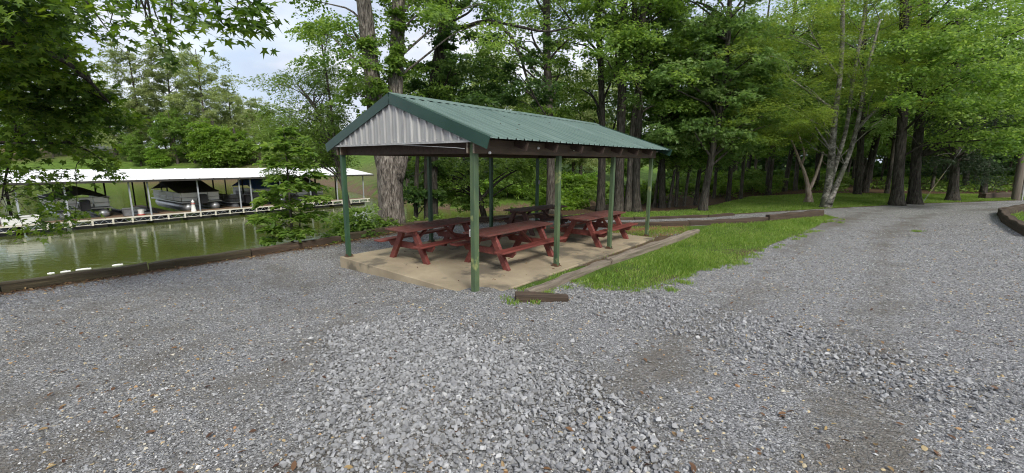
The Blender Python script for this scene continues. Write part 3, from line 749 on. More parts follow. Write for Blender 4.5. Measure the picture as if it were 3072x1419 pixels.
# long grey timbers beside the slab and the short block
ta = G(1582, 888)[:2]; tb = G(1822, 792)[:2]; tc_ = G(2092, 699)[:2]
timber(ta, tb, .17, .10, M['timber_grey'], 'half buried grey timber between slab and grass, near piece', group='timbers beside the slab')
dd = (tc_-tb)/np.linalg.norm(tc_-tb)
timber(tb+dd*.02, tc_, .20, .13, M['timber_grey'], 'split grey timber between slab and grass, far piece', group='timbers beside the slab')
timber(G(1546, 902)[:2], G(1700, 898)[:2]+np.array([0, -.05]), .22, .13, M['timber_brown'], 'short brown timber block lying crosswise on the gravel by the rock pile', z1=float(gz(.9, 6.3))-.07, group='timbers beside the slab')
# timbers along the gravel path
pt = [(1700, 682), (1900, 680), (2066, 676), (2300, 664), (2466, 648)]
pl = ['path edging timber right behind the far right shelter post', 'path edging timber behind the bare clay patch', 'long brown path edging timber above the grass wedge', 'raised brown path edging timber that ends at the driveway']
for i in range(4):
    a = G(*pt[i])[:2]; b = G(*pt[i+1])[:2]; d = (b-a)/np.linalg.norm(b-a)
    timber(a+d*.015, b-d*.015, .18, .16 if i < 3 else .24, M['timber_brown'], pl[i], group='timbers along the gravel path')
for i, (q0, q1) in enumerate((((1700, 659), (1900, 659)), ((1902, 659), (2120, 652)), ((2122, 652), (2200, 646)))):
    timber(G(*q0)[:2], G(*q1)[:2], .16, .10, M['timber_brown'], ['low edging timber at the foot of the tree cluster behind the shelter', 'low edging timber between lawn and gravel path, middle piece', 'low edging timber between lawn and gravel path, right end piece'][i], group='timbers along the gravel path')
# raised bed at the right edge
cb = [(18.4, 17.0), (16.6, 15.4), (14.7, 12.9), (13.2, 10.6)]
cbp = [G(3072, 632)[:2], G(3003, 645)[:2], G(3018, 668)[:2], G(3090, 712)[:2]]
for i in range(3):
    a, b = cbp[i], cbp[i+1]; d = (b-a)/np.linalg.norm(b-a)
    timber(a+d*.02, b-d*.02, .2, .26, M['timber_brown'], ['border timber at the back of the raised bed, right edge', 'short corner timber of the raised bed, right edge', 'front border timber of the raised bed, right edge'][i], group='timbers round the raised bed')
timber(G(2945, 596)[:2], G(3030, 593)[:2], .3, .3, M['timber_brown'], 'low timber bed wall on the lawn by the utility pole', group='timbers on the far lawn')

# ------------------------------------------------------------------ trees
def cl(base, u0, u1, v0, v1, Y0, Y1, n, r, seed, keep=None):
    g = np.random.default_rng(seed); out = []; k = 0
    while len(out) < n and k < 5000:
        k += 1; u = g.uniform(u0, u1); v = g.uniform(v0, v1)
        if keep and not keep(u, v): continue
        Y = g.uniform(Y0, Y1); p = atY(u, v, Y)-base; out.append((p[0], p[1], p[2], r*g.uniform(.7, 1.3)))
    return out
def pxs(base, pts): return [rel(base, *q) for q in pts]     # (u, v, Y, r)

# -- thick forked tree by the shore
bA = np.array([-4.42, 15.98, -.75])
sA = [pxs(bA, [(1180, 712, 15.95, .50), (1176, 640, 15.95, .47), (1171, 560, 15.95, .46), (1172, 505, 15.95, .50), (1176, 470, 15.95, .46)]),
      pxs(bA, [(1160, 530, 15.95, .30), (1148, 455, 15.95, .34), (1130, 380, 15.9, .29), (1120, 260, 15.8, .27), (1098, 60, 15.6, .25), (1075, -120, 15.3, .2), (1040, -320, 15, .12)]),
      pxs(bA, [(1186, 540, 15.9, .30), (1198, 465, 15.85, .33), (1190, 390, 15.95, .29), (1186, 290, 16, .27), (1193, 120, 16.1, .25), (1200, -60, 16.2, .2), (1230, -320, 16.4, .1)])]
cA = cl(bA, 900, 1160, -330, 190, 14.2, 18.5, 26, .8, 1) + cl(bA, 1030, 1500, -300, 140, 14.2, 18.5, 36, .85, 2) + cl(bA, 1040, 1330, 190, 300, 15.2, 18.2, 10, .7, 3) + cl(bA, 1085, 1135, 60, 420, 15.2, 15.9, 16, .33, 4) + cl(bA, 1170, 1200, 0, 240, 15.5, 16.2, 9, .3, 10)
make_tree('shore_tree', 'thick grey forked tree trunk behind the left side of the shelter', 'tree', None, bA, sA, cA, M['leaf_wood'], M['bark_big'], per=300, size=.125, seed=11, seg=40, ridge=.035, br=.05, every=3, flare=1.25, sprays=10)
# -- dark ivy tree
bB = np.array([-3.55, 18.4, -1.6])
sB = [pxs(bB, [(1296, 705, 18.4, .32), (1292, 560, 18.4, .30), (1296, 400, 18.4, .28), (1304, 270, 18.4, .26), (1318, 170, 18.3, .25), (1335, 70, 18.2, .22), (1346, -20, 18.1, .17), (1350, -260, 18, .1)]),
      pxs(bB, [(1330, 95, 18.2, .16), (1372, 30, 18, .14), (1410, -5, 17.7, .12), (1480, -90, 17.2, .06)]),
      pxs(bB, [(1335, 85, 18.2, .10), (1400, 80, 17.4, .085), (1470, 62, 16.8, .075), (1530, 105, 16.3, .06), (1565, 180, 16.0, .05), (1592, 270, 15.9, .04), (1640, 350, 15.8, .02)]),
      pxs(bB, [(1465, 62, 16.8, .06), (1560, 80, 16.6, .05), (1640, 95, 16.4, .04), (1720, 80, 16.2, .02)])]
cB = cl(bB, 1255, 1355, 130, 430, 17.9, 19.0, 34, .48, 5) + cl(bB, 1220, 1480, 180, 350, 17.6, 21, 26, .8, 6) + cl(bB, 1350, 1640, 60, 330, 15.2, 17.5, 20, .55, 7) + cl(bB, 1250, 1480, -160, 90, 16, 20, 18, .8, 8)
make_tree('ivy_tree', 'dark ivy covered tree with a forked top, right of the thick forked tree', 'tree', None, bB, sB, cB, M['leaf_dark'], M['bark_dark'], per=300, size=.13, seed=12, seg=16, ridge=.02, br=.06, every=3)
# -- thin dark tree on the bank
bB2 = np.array([-4.3, 18.2, -1.9])
make_tree('bank_tree', 'thin dark tree on the bank between the thick trunk and the second post', 'tree', None, bB2,
          [pxs(bB2, [(1248, 740, 18.2, .11), (1248, 620, 18.2, .10), (1250, 520, 18.2, .09), (1256, 420, 18.3, .06)])],
          cl(bB2, 1225, 1310, 470, 600, 17.6, 19.5, 12, .5, 9), M['leaf_dark'], M['bark_dark'], per=260, size=.14, seed=13, br=.03)
# -- low spreading tree over the inlet behind the shelter
bM = np.array([-1.0, 20.4, -2.3])
cM = cl(bM, 1290, 1500, 470, 560, 19.5, 23, 26, .7, 20) + cl(bM, 1300, 1470, 560, 620, 19.5, 22, 11, .6, 21) + cl(bM, 1480, 1680, 470, 545, 20, 24, 22, .7, 22) + cl(bM, 1240, 1330, 470, 520, 19, 22, 8, .6, 23)
make_tree('inlet_tree', 'low dark tree spreading over the inlet behind the shelter', 'tree', None, bM,
          [pxs(bM, [(1465, 705, 20.4, .16), (1440, 600, 20.4, .13), (1415, 530, 20.6, .10), (1390, 470, 20.8, .07)]), pxs(bM, [(1440, 600, 20.4, .08), (1500, 540, 20.9, .06), (1570, 500, 21.3, .03)])],
          cM, M['leaf_wood'], M['bark_dark'], per=260, size=.14, seed=14, br=.05, droop=.4)
# -- trees behind the far half of the shelter
def back_tree(label, base, stem, clumps, leafm, barkm, seed, **kw):
    kw.setdefault('per', 290); kw.setdefault('size', .13); kw.setdefault('seg', 14); kw.setdefault('ridge', .02); kw.setdefault('br', .06)
    return make_tree('wood_tree', label, 'tree', 'trees at the edge of the wood', base, stem if isinstance(stem[0], list) else [stem], clumps, leafm, barkm, seed=seed, **kw)
bC = gbase(1652, 640)
back_tree('straight grey trunk seen just left of the second right hand post', bC, pxs(bC, [(1652, 645, bC[1], .20), (1652, 500, bC[1], .18), (1647, 330, bC[1], .17), (1641, 170, bC[1], .16), (1640, -60, bC[1], .14), (1645, -300, bC[1], .08)]),
          cl(bC, 1480, 1790, -180, 130, 17, 22, 34, .8, 31)+cl(bC, 1430, 1720, 130, 340, 18, 24, 30, .85, 32), M['leaf_wood'], M['bark_grey'], 31)
bD = gbase(1801, 634)
back_tree('straight dark trunk between the second and third right hand posts', bD, pxs(bD, [(1801, 640, bD[1], .20), (1805, 520, bD[1], .18), (1806, 380, bD[1], .15), (1802, 200, bD[1], .13), (1793, 0, bD[1], .11), (1790, -300, bD[1], .06)]),
          cl(bD, 1650, 1920, -180, 150, 18, 24, 34, .8, 33)+cl(bD, 1700, 1900, 180, 420, 21.5, 25, 22, .85, 34), M['leaf_wood'], M['bark_dark'], 32)
bE = gbase(1858, 634)
back_tree('thick trunk right behind the third right hand post', bE, pxs(bE, [(1857, 640, bE[1], .23), (1858, 540, bE[1], .21), (1862, 420, bE[1], .20), (1868, 200, bE[1], .17), (1872, 0, bE[1], .15), (1875, -300, bE[1], .08)]),
          cl(bE, 1760, 2030, -180, 170, 16.5, 22, 38, .8, 35), M['leaf_wood'], M['bark_grey'], 33, flare=1.7)
bE2 = gbase(1886, 635)
back_tree('middle flared trunk of the cluster between the third and fourth posts', bE2, pxs(bE2, [(1883, 640, bE2[1], .15), (1889, 540, bE2[1], .14), (1896, 420, bE2[1], .14), (1915, 250, bE2[1], .13), (1926, 80, bE2[1], .14), (1938, -60, bE2[1], .12), (1950, -300, bE2[1], .06)]),
          cl(bE2, 1840, 2080, 60, 330, 17, 21, 26, .85, 36), M['leaf_wood'], M['bark_grey'], 34, flare=1.8)
bE3 = gbase(1910, 635)
back_tree('dark flared trunk just left of the far right post', bE3, pxs(bE3, [(1908, 641, bE3[1], .19), (1908, 540, bE3[1], .18), (1912, 420, bE3[1], .17), (1918, 300, bE3[1], .15), (1905, 100, bE3[1], .12), (1900, -200, bE3[1], .06)]),
          cl(bE3, 1880, 2120, -180, 60, 17, 22, 26, .8, 37), M['leaf_wood'], M['bark_dark'], 35, flare=1.9)
# -- leaning leafy tree left of the shelter
bW = np.array([-6.1, 17.6, -2.2])
cW = cl(bW, 790, 1010, 190, 420, 17, 21, 46, .8, 41, lambda u, v: v > 190+(960-u)*.25) + cl(bW, 820, 1040, 300, 520, 16.8, 20, 40, .75, 42) + cl(bW, 925, 1010, 60, 220, 17, 20, 6, .6, 43)
make_tree('leaning_tree', 'light green tree leaning over the water left of the shelter', 'tree', None, bW,
          [pxs(bW, [(1060, 740, 17.6, .13), (1040, 600, 17.6, .12), (1000, 450, 17.8, .10), (950, 330, 18.2, .07), (890, 250, 18.6, .03)]), pxs(bW, [(1010, 480, 17.8, .07), (990, 300, 18, .05), (960, 100, 18.3, .03)])],
          cW, M['leaf_bank'], M['bark_grey'], per=250, size=.14, shape='thin', seed=41, br=.035, droop=.45)
# -- sweetgum at the wood edge
bG = gbase(2112, 632)
cG = cl(bG, 1975, 2330, 60, 460, 17, 21.5, 92, .75, 51, lambda u, v: v < 470-abs(u-2130)*.25) + cl(bG, 1950, 2350, -180, 80, 17, 22, 36, .8, 52)
back_tree('leaning grey trunk with star leaved branches hanging over the lawn', bG, pxs(bG, [(2108, 637, bG[1], .17), (2122, 540, bG[1], .15), (2145, 410, bG[1], .13), (2165, 300, bG[1], .12), (2185, 100, bG[1], .1), (2195, -250, bG[1], .05)]), cG, M['leaf_gum'], M['bark_grey'], 51, size=.15, per=300, shape='star', rnd=.5)
# -- pale multi stemmed tree by the drive
bR = gbase(2478, 622); yR = bR[1]
sR = [pxs(bR, [(2476, 628, yR, 0.204), (2488, 540, yR, 0.157), (2496, 450, yR, 0.129), (2506, 340, yR-.2, 0.110), (2522, 210, yR-.4, 0.086), (2528, 60, yR-.6, 0.078), (2530, -200, yR-.8, 0.040)]),
      pxs(bR, [(2488, 560, yR, 0.095), (2515, 470, yR+.2, 0.086), (2540, 380, yR+.3, 0.078), (2555, 270, yR+.5, 0.067), (2570, 180, yR+.7, 0.070), (2600, 0, yR+1, 0.055), (2620, -200, yR+1, 0.023)]),
      pxs(bR, [(2484, 610, yR-.1, 0.140), (2508, 560, yR-.25, 0.102), (2545, 470, yR-.5, 0.090), (2570, 385, yR-.7, 0.078), (2588, 290, yR-.8, 0.067), (2602, 210, yR-.9, 0.062), (2640, 60, yR-1, 0.032)]),
      pxs(bR, [(2566, 395, yR-.7, 0.070), (2610, 345, yR-1, 0.055), (2680, 275, yR-1.4, 0.040), (2760, 215, yR-1.8, 0.020)]),
      pxs(bR, [(2620, 338, yR-1, 0.040), (2650, 300, yR-.6, 0.032), (2700, 240, yR-.3, 0.016)]),
      pxs(bR, [(2494, 450, yR, 0.047), (2455, 395, yR-.3, 0.032), (2435, 365, yR-.5, 0.016)]),
      pxs(bR, [(2505, 330, yR-.2, 0.055), (2440, 285, yR-.8, 0.040), (2370, 235, yR-1.4, 0.020)]),
      pxs(bR, [(2520, 240, yR-.2, 0.047), (2470, 160, yR-.8, 0.032), (2430, 90, yR-1.2, 0.016)])]
cR = cl(bR, 2330, 2470, 170, 400, yR-3.2, yR-.8, 10, .6, 66) + cl(bR, 2620, 2760, 150, 330, yR-3.2, yR-.8, 9, .6, 67) + cl(bR, 2210, 2480, 60, 420, 16, 22, 70, .85, 61, lambda u, v: v < 430-(u-2210)*.05) + cl(bR, 2480, 2800, 20, 300, 16, 22, 66, .9, 62) + cl(bR, 2250, 2800, -190, 60, 16, 22, 48, .85, 63) + cl(bR, 2330, 2420, 350, 430, 18, 21, 8, .55, 64)
make_tree('river_birch', 'pale multi stemmed tree with feathery yellow green crown beside the driveway', 'tree', None, bR, sR, cR, M['leaf_birch'], M['bark_pale'], per=330, size=.105, shape='thin', seed=61, seg=14, ridge=.03, br=.022, every=4, flare=1.35, flat=.22, droop=.12, updir=1.3, rnd=.4)
# -- bare pale small tree
bH = gbase(2425, 607); yH = bH[1]
sH = [pxs(bH, [(2424, 611, yH, 0.132), (2426, 575, yH, 0.102), (2414, 520, yH, 0.078), (2396, 475, yH, 0.060), (2380, 435, yH, 0.042), (2367, 402, yH, 0.030)]),
      pxs(bH, [(2404, 495, yH, 0.054), (2414, 465, yH, 0.045), (2403, 425, yH, 0.036), (2392, 393, yH, 0.027)]),
      pxs(bH, [(2428, 572, yH, 0.084), (2446, 530, yH, 0.072), (2460, 490, yH, 0.060), (2470, 455, yH, 0.042)]),
      pxs(bH, [(2412, 480, yH, 0.018), (2425, 440, yH, 0.012), (2440, 410, yH, 0.007), (2452, 455, yH, 0.005)]), pxs(bH, [(2464, 480, yH, 0.015), (2490, 505, yH, 0.007)])]
make_tree('bare_tree', 'small pale tree with bare forked stems on the lawn', 'tree', None, bH, sH, cl(bH, 2360, 2480, 360, 430, yH-1, yH+1, 7, .5, 65), M['leaf_wood'], M['bark_dead'], per=160, size=.12, seed=65, seg=10, ridge=.04, br=.02, flare=1.9)
# -- big twin dark trunks
bI = gbase(2715, 614); yI = bI[1]
sI = [pxs(bI, [(2690, 620, yI-.1, 0.226), (2694, 540, yI-.1, 0.195), (2702, 440, yI, 0.187), (2708, 330, yI, 0.172), (2712, 150, yI, 0.172), (2712, -200, yI, 0.094)]),
      pxs(bI, [(2742, 618, yI+.2, 0.226), (2745, 540, yI+.2, 0.195), (2752, 440, yI+.2, 0.179), (2762, 330, yI+.2, 0.164), (2772, 150, yI+.2, 0.156), (2785, -200, yI, 0.078)]),
      pxs(bI, [(2755, 440, yI+.1, 0.023), (2740, 415, yI-.5, 0.020), (2720, 405, yI-.9, 0.014), (2680, 408, yI-1.2, 0.008)])]
cI = cl(bI, 2660, 3120, 80, 330, 15, 20.5, 78, .85, 71, lambda u, v: v < 360) + cl(bI, 2820, 3150, 280, 440, 15.5, 19.5, 34, .75, 73) + cl(bI, 2600, 3200, -190, 80, 15.5, 22, 52, .85, 72)
make_tree('twin_trunk_tree', 'large dark tree with two trunks joined at the base beside the driveway', 'tree', None, bI, sI, cI, M['leaf_wood'], M['bark_dark'], per=310, size=.12, seed=71, seg=22, ridge=.03, br=.05, every=4, flare=1.6, flat=.3)
bJ = gbase(2856, 602); yJ = bJ[1]
make_tree('cedar_tree', 'short thick trunk of a dark shaggy evergreen right of the twin trunks', 'tree', None, bJ,
          [pxs(bJ, [(2856, 605, yJ, 0.225), (2860, 560, yJ, 0.188), (2866, 480, yJ, 0.165), (2870, 300, yJ, 0.135), (2872, 50, yJ, 0.075)])],
          cl(bJ, 2770, 2990, 330, 530, yJ-1.5, yJ+2.5, 60, .75, 75)+cl(bJ, 2780, 3000, 100, 330, yJ-1, yJ+3, 40, .8, 76), M['leaf_cedar'], M['bark_grey'], per=330, size=.11, shape='thin', seed=75, seg=16, ridge=.04, br=.05, droop=.5)

# -- the wood: five kinds of tree, copied
def wood_proto(k):
    h = [11, 12, 10.5, 12.5, 11.5][k]; r0 = [.10, .13, .085, .16, .115][k]
    g = random.Random(k*7+1); lx, ly = g.uniform(-.5, .5), g.uniform(-.5, .5)
    stem = [[(0, 0, -.2, r0*1.05), (lx*.15, ly*.15, 2, r0*.92), (lx*.5, ly*.5, 5, r0*.8), (lx, ly, 8, r0*.6), (lx*1.3, ly*1.3, h, r0*.2)]]
    c = shell_clumps(46, (lx, ly, 7.2), (2.7, 2.7, 3.6), .8, 100+k) + shell_clumps(9, (lx*.4, ly*.4, 3.4), (1.6, 1.6, .7), .65, 120+k)
    return make_tree('forest_tree', None, 'tree', None, (0, 0, 0), stem, c, [M['leaf_wood'], M['leaf_gum'], M['leaf_wood'], M['leaf_gum'], M['leaf_wood']][k], M['bark_dark'] if k % 2 else M['bark_grey'], per=230, size=.14, seed=100+k, seg=10, br=.05, every=3)
protos = [wood_proto(k) for k in range(5)]
used = [False]*5
def put(k, x, y, z, s_, rz_, label, group, protos=protos, used=used):
    o = protos[k] if not used[k] else copy_tree(protos[k])
    used[k] = True
    o.location = (x, y, z); o.scale = (s_, s_, s_); o.rotation_euler = (random.uniform(-.04, .04), random.uniform(-.04, .04), rz_)
    return tag(o, label, 'tree', group)
front = [((1962, 622), 0, .8, 'slim trunk right of the far right shelter post, first in the row'), ((1986, 624), 3, .95, 'thick mottled trunk right of the far right shelter post'),
         ((2006, 622), 2, .85, 'slim grey trunk behind the lawn, next to the mottled trunk'), ((2028, 620), 4, .75, 'thin dark trunk left of the leaning grey trunk'),
         ((2052, 618), 0, .7, 'thinnest upright trunk left of the leaning grey trunk'), ((2086, 616), 1, .8, 'dark straight trunk close beside the leaning grey trunk'),
         ((2184, 603), 1, .9, 'dark trunk leaning right at the bend of the lawn edge'), ((2222, 598), 2, 1.0, 'slim leaning trunk where the lawn widens'),
         ((2302, 584), 3, 1.1, 'stout dark trunk at the back edge of the lawn, left of the bare tree'), ((2352, 574), 1, 1.1, 'upright dark trunk behind the bare pale tree, left one'),
         ((2385, 572), 4, 1.1, 'upright dark trunk directly behind the bare pale tree'), ((2572, 584), 3, 1.15, 'stout flared trunk just right of the pale multi stemmed tree'),
         ((2660, 582), 0, 1.1, 'slender trunk just left of the twin trunks'), ((2950, 578), 1, 1.2, 'dark trunk behind the low bed wall on the far lawn')]
for (q, k, s_, lab) in front:
    p = G(*q); put(k, p[0], p[1], p[2]-.1, s_, random.uniform(0, 6.28), lab, 'trees at the edge of the wood')
g = np.random.default_rng(5); placed = []
tries = 0
while len(placed) < 70 and tries < 4000:
    tries += 1
    Yw = g.uniform(23, 62); xx = Yw*g.uniform(.28, 1.65)
    if inpoly(lawn, np.array([xx]), np.array([Yw]))[0] or sdist(NEAR_SHORE, np.array([xx]), np.array([Yw]))[0] < 1.2: continue
    if Yw < 27 and xx > 13: continue
    if any((xx-a)**2+(Yw-b)**2 < (2.2+.03*Yw)**2 for a, b in placed): continue
    placed.append((xx, Yw))
for (x, y) in placed:
    put(int(g.integers(0, 5)), x, y, float(gz(x, y))-.1, g.uniform(.95, 1.35), g.uniform(0, 6.28), 'slender tree in the shaded depth of the wood behind the lawn', 'trees deep in the wood')

# -- bushes
def bush_proto(k, leafm, size=.11, shape='rhomb'):
    c = shell_clumps(14, (0, 0, .75), (.8, .8, .65), .5, 200+k, zmin=-.5)
    st = [[(0, 0, -.1, .03), (.05*k, .03, .5, .022), (.08*k, .05, 1.0, .01)]]
    return make_tree('bush', None, 'bush', None, (0, 0, 0), st, c, leafm, M['bark_grey'], per=190, size=size, shape=shape, seed=200+k, seg=6, br=.015, flare=1.1)
bpro = [bush_proto(0, M['leaf_bank']), bush_proto(1, M['leaf_fresh'], .13), bush_proto(2, M['leaf_wood'])]
bused = [False]*3
def bush(k, p, s_, label, group):
    o = put(k, p[0], p[1], p[2], s_, random.uniform(0, 6.28), label, group, bpro, bused); o['category'] = 'bush'; return o
bush(2, (-5.25, 14.9, -1.2), 1.25, 'leafy shrub on the bank between left corner post and thick trunk', 'bushes on the near bank')
bush(0, (-4.85, 15.35, -1.0), .8, 'small bright shrub at the left foot of the thick trunk', 'bushes on the near bank')
bush(2, (-5.9, 14.4, -1.5), 1.25, 'dark shrub hanging over the water left of the corner post', 'bushes on the near bank')
bush(0, (-3.4, 17.3, -1.3), 1.0, 'bright shrub right of the thick trunk at the water', 'bushes on the near bank')
bush(1, (1.9, 20.6, -.9), 1.3, 'bright leafy bush behind the gap between second and third right hand posts', 'bushes on the near bank')
bush(1, (3.0, 21.3, -.8), 1.2, 'bright bush beside the straight dark trunk', 'bushes on the near bank')
bush(0, (.6, 19.6, -1.0), .9, 'low green bush behind the dark weathered picnic table', 'bushes on the near bank')
bush(1, (6.6, 24.5, -.8), 1.5, 'bright bush glimpsed between the cluster of flared trunks', 'bushes on the near bank')
for i in range(44):
    yy = g.uniform(22.5, 36); xx = yy*g.uniform(.30, .78)
    if inpoly(lawn, np.array([xx]), np.array([yy]))[0]: continue
    if sdist(NEAR_SHORE, np.array([xx]), np.array([yy]))[0] < .3: continue
    bush(int(g.integers(0, 2)), (xx, yy, float(gz(xx, yy))-.1), g.uniform(.5, 1.2), 'green undergrowth bush between trunks of the wood', 'undergrowth in the wood')
for i in range(26):
    xx = -9+18*i/25+g.uniform(-.4, .4); s0 = np.interp(xx, FAR_SHORE[:, 0], FAR_SHORE[:, 1]); yy = s0+g.uniform(.3, 3.5)
    bush(1 if i % 3 else 0, (xx, yy, float(gz(xx, yy))-.15), g.uniform(1.1, 2.0), 'bright green bush on the far bank of the inlet', 'bushes on the far bank')

def Gfar(u, v, y0=72, fall=126):
    r_ = ray(u, v); ts = np.arange(y0, 150, .4)/r_[1]; P_ = O_+r_[None]*ts[:, None]; hit = np.nonzero(P_[:, 2] <= gz(P_[:, 0], P_[:, 1]))[0]
    p = P_[hit[0]] if len(hit) else O_+r_*fall/r_[1]
    return np.array([p[0], p[1], float(gz(p[0], p[1]))])
# -- far trees across the lake
def far_proto(k, leafm, h=17.0, wide=5.0, z0=.6):
    gk = random.Random(k*13); r0 = .42
    stem = [[(0, 0, -.3, r0), (.2, 0, 4, r0*.9), (gk.uniform(-.6, .6), .3, 9, r0*.6), (gk.uniform(-.8, .8), .2, h*.95, .08)]]
    c = shell_clumps(66, (0, 0, h*z0), (wide, wide, h*.43), 1.7, 300+k, inner=.4)
    return make_tree('far_tree', None, 'tree', None, (0, 0, 0), stem, c, leafm, M['bark_grey'], per=310, size=.38, flat=.75, seed=300+k, seg=8, br=.06, every=5)
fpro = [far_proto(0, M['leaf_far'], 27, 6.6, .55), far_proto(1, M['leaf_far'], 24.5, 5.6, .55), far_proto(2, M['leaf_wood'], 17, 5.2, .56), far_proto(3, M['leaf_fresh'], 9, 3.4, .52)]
fused = [False]*4
far_list = [((350, 478), 1, .92, 'tall hazy tree at the left end of the row across the lake'), ((430, 470), 0, 1.15, 'tall full tree across the lake above the covered slips, left of centre'),
            ((517, 462), 0, 1.2, 'tallest tree across the lake with a straight bare trunk'), ((534, 492), 2, .85, 'broad tree on the far lawn above the white dock roof'),
            ((622, 479), 0, 1.15, 'tall tree across the lake with open sky on its right'), ((700, 466), 1, .82, 'slender hazy tree right of the tallest trees across the lake'),
            ((425, 498), 2, .52, 'low dark tree on the far lawn near the dock roof'), ((660, 500), 3, 1.35, 'bright yellow green tree on the far shore lawn'), ((720, 497), 3, 1.1, 'smaller bright tree on the far shore, right of the yellow green one'),
            ((770, 480), 1, .62, 'hazy tree across the lake behind the light green leaning tree'), ((250, 470), 0, .55, 'tall tree across the lake behind the overhanging maple'), ((160, 472), 1, .6, 'tree across the lake half hidden by the maple leaves'), ((60, 478), 2, .7, 'tree at the far left across the lake')]
far_list += [((395, 486), 2, .45, 'small dark tree low on the far slope, left of the tallest trees'), ((585, 490), 2, .5, 'small round tree low on the far slope beside the yellow green tree'), ((480, 500), 3, .6, 'young light green tree at the edge of the far lawn'), ((820, 490), 2, .62, 'round green tree on the far shore behind the sapling'), ((900, 492), 1, .5, 'hazy tree on the far shore near the right end of the dock'), ((960, 498), 3, 1.1, 'light green tree on the far shore just left of the shelter')]
for (q, k, s_, lab) in far_list:
    p = Gfar(*q); z = p[2]; put(k, p[0], p[1], z-.2, s_, random.uniform(0, 6.28), lab, 'trees across the lake', fpro, fused)
for i in range(26):
    xx = -165+i*6.2+g.uniform(-3, 3); yy = 134+g.uniform(-4, 14)-abs(xx+60)*.1
    put(int(g.integers(0, 3)), xx, yy, float(gz(xx, yy))-.2, g.uniform(.8, 1.0)*(.55 if xx > -84 else .8), g.uniform(0, 6.28), 'tree in the back row on the ridge across the lake', 'back row across the lake', fpro, fused)
for i in range(13):
    xx = -16+i*2.7+g.uniform(-1, 1); yy = np.interp(xx, FAR_SHORE[:, 0], FAR_SHORE[:, 1])+g.uniform(5, 16)
    put([2, 1, 2, 0][i % 4], xx, yy, float(gz(xx, yy))-.2, g.uniform(.5, .72), g.uniform(0, 6.28), 'leafy tree on the far bank of the inlet behind the shelter', 'trees on the far bank of the inlet', fpro, fused)

# -- foreground maple reaching in from the left
bF = np.array([-9.2, 3.9, float(gz(-9.2, 3.9))-.1])
up = [(20, 20, 5.2), (90, 60, 5.6), (160, 20, 5.3), (30, 110, 5.6), (120, 130, 6), (200, 90, 5.6), (60, 200, 6), (150, 210, 6.2), (210, 170, 5.9), (20, 270, 6.2), (110, 280, 6.4), (200, 260, 6.5), (270, 260, 6.6), (320, 300, 6.8), (240, 310, 6.8), (350, 335, 7.0), (300, 345, 7.0), (160, 330, 6.8), (70, 340, 6.6), (-60, 60, 5.2), (-60, 180, 5.8), (-60, 300, 6.2), (130, -60, 5), (260, -50, 4.7), (10, -60, 5), (40, 150, 6.4), (100, 190, 6.6), (175, 140, 6.6), (50, 60, 6.4), (140, 80, 6.6)]
up = [q for q in up if not (q[0] > 195 and q[1] < 200 and q[1] > 40)]
cF = [rel(bF, u-(20 if u > 150 else 0), v, Yq, .46 if v > 0 else .6)+(1.5,) for u, v, Yq in up]+[rel(bF, u-45, v-30, Yq+.7, .5)+(1.3,) for u, v, Yq in up if u < 190]
lo = [(20, 400, 7), (100, 390, 7.2), (180, 385, 7.3), (250, 390, 7.4), (40, 450, 7), (130, 440, 7.3), (210, 440, 7.4), (270, 455, 7.3), (-40, 480, 7), (-40, 400, 7)]
cF += [rel(bF, u, v, Yq, .42)+(.75,) for u, v, Yq in lo]
cF += [rel(bF, u, v, Yq, .30)+(.3,) for u, v, Yq in [(30, 520, 7.1), (120, 515, 7.2), (185, 520, 7.2), (75, 560, 7.2), (150, 555, 7.1)]]
tail = [(305, 478, 7.1), (325, 505, 7.1), (290, 500, 7.2), (165, 580, 7.0), (185, 620, 7.0), (135, 615, 7.1), (60, 600, 7.1), (200, 650, 7.0), (145, 672, 7.0), (70, 685, 7.0), (20, 650, 7.1), (225, 640, 7.0)]
cF += [rel(bF, u, v, Yq, .26)+(.25,) for u, v, Yq in tail]
ov = [(360, 30, 4.6), (330, 70, 4.7), (410, 25, 4.5), (440, 70, 4.4), (470, 110, 4.4), (500, 40, 4.3), (510, 130, 4.4), (545, 10, 4.2), (560, 40, 4.2), (625, 10, 4.1), (655, 45, 4.1), (670, 75, 4.1), (715, 15, 4.0), (735, 55, 4.0), (705, 45, 4.0), (765, 25, 4.0), (600, -30, 4.2), (690, -30, 4.1), (460, -20, 4.4), (380, -40, 4.6), (345, 120, 4.8), (455, 50, 4.4), (485, 85, 4.4), (490, 160, 4.5)]
cF += [rel(bF, u, v, Yq, .24)+(.12 if u < 560 else .2,) for u, v, Yq in ov]
sF = [[(0, 0, -.2, .26), (.1, .1, 2.2, .22), (.3, .3, 4.5, .17), (.5, .5, 7, .08)],
      pxs(bF, [(-420, 250, 4.6, .10), (-150, 180, 5.2, .07), (60, 130, 5.6, .045), (220, 200, 6.2, .03), (330, 310, 6.8, .012)]),
      pxs(bF, [(-420, 100, 4.4, .10), (-100, -60, 4.7, .06), (250, -90, 4.5, .04), (480, -50, 4.3, .025), (640, -40, 4.1, .015), (760, 10, 4.0, .006)]),
      pxs(bF, [(-420, 420, 5.2, .08), (-120, 420, 6.6, .05), (80, 430, 7.1, .03), (220, 430, 7.3, .02), (320, 490, 7.1, .006)]),
      pxs(bF, [(40, 440, 7.1, .02), (15, 540, 7.1, .014), (5, 600, 7.1, .009)])]
for i in (1, 2, 3):
    a = sF[0][2] if i < 3 else sF[0][1]; sF[i] = [(a[0], a[1], a[2]-.3, .09)]+sF[i]
make_tree('maple_tree', 'leafy maple overhanging the water from the left edge', 'tree', None, bF, sF, cF, M['leaf_maple'], M['bark_dark'], per=165, size=.105, shape='star', seed=81, seg=10, br=.018, every=1, sprays=9, droop=.45, flat=.5, rnd=.6)
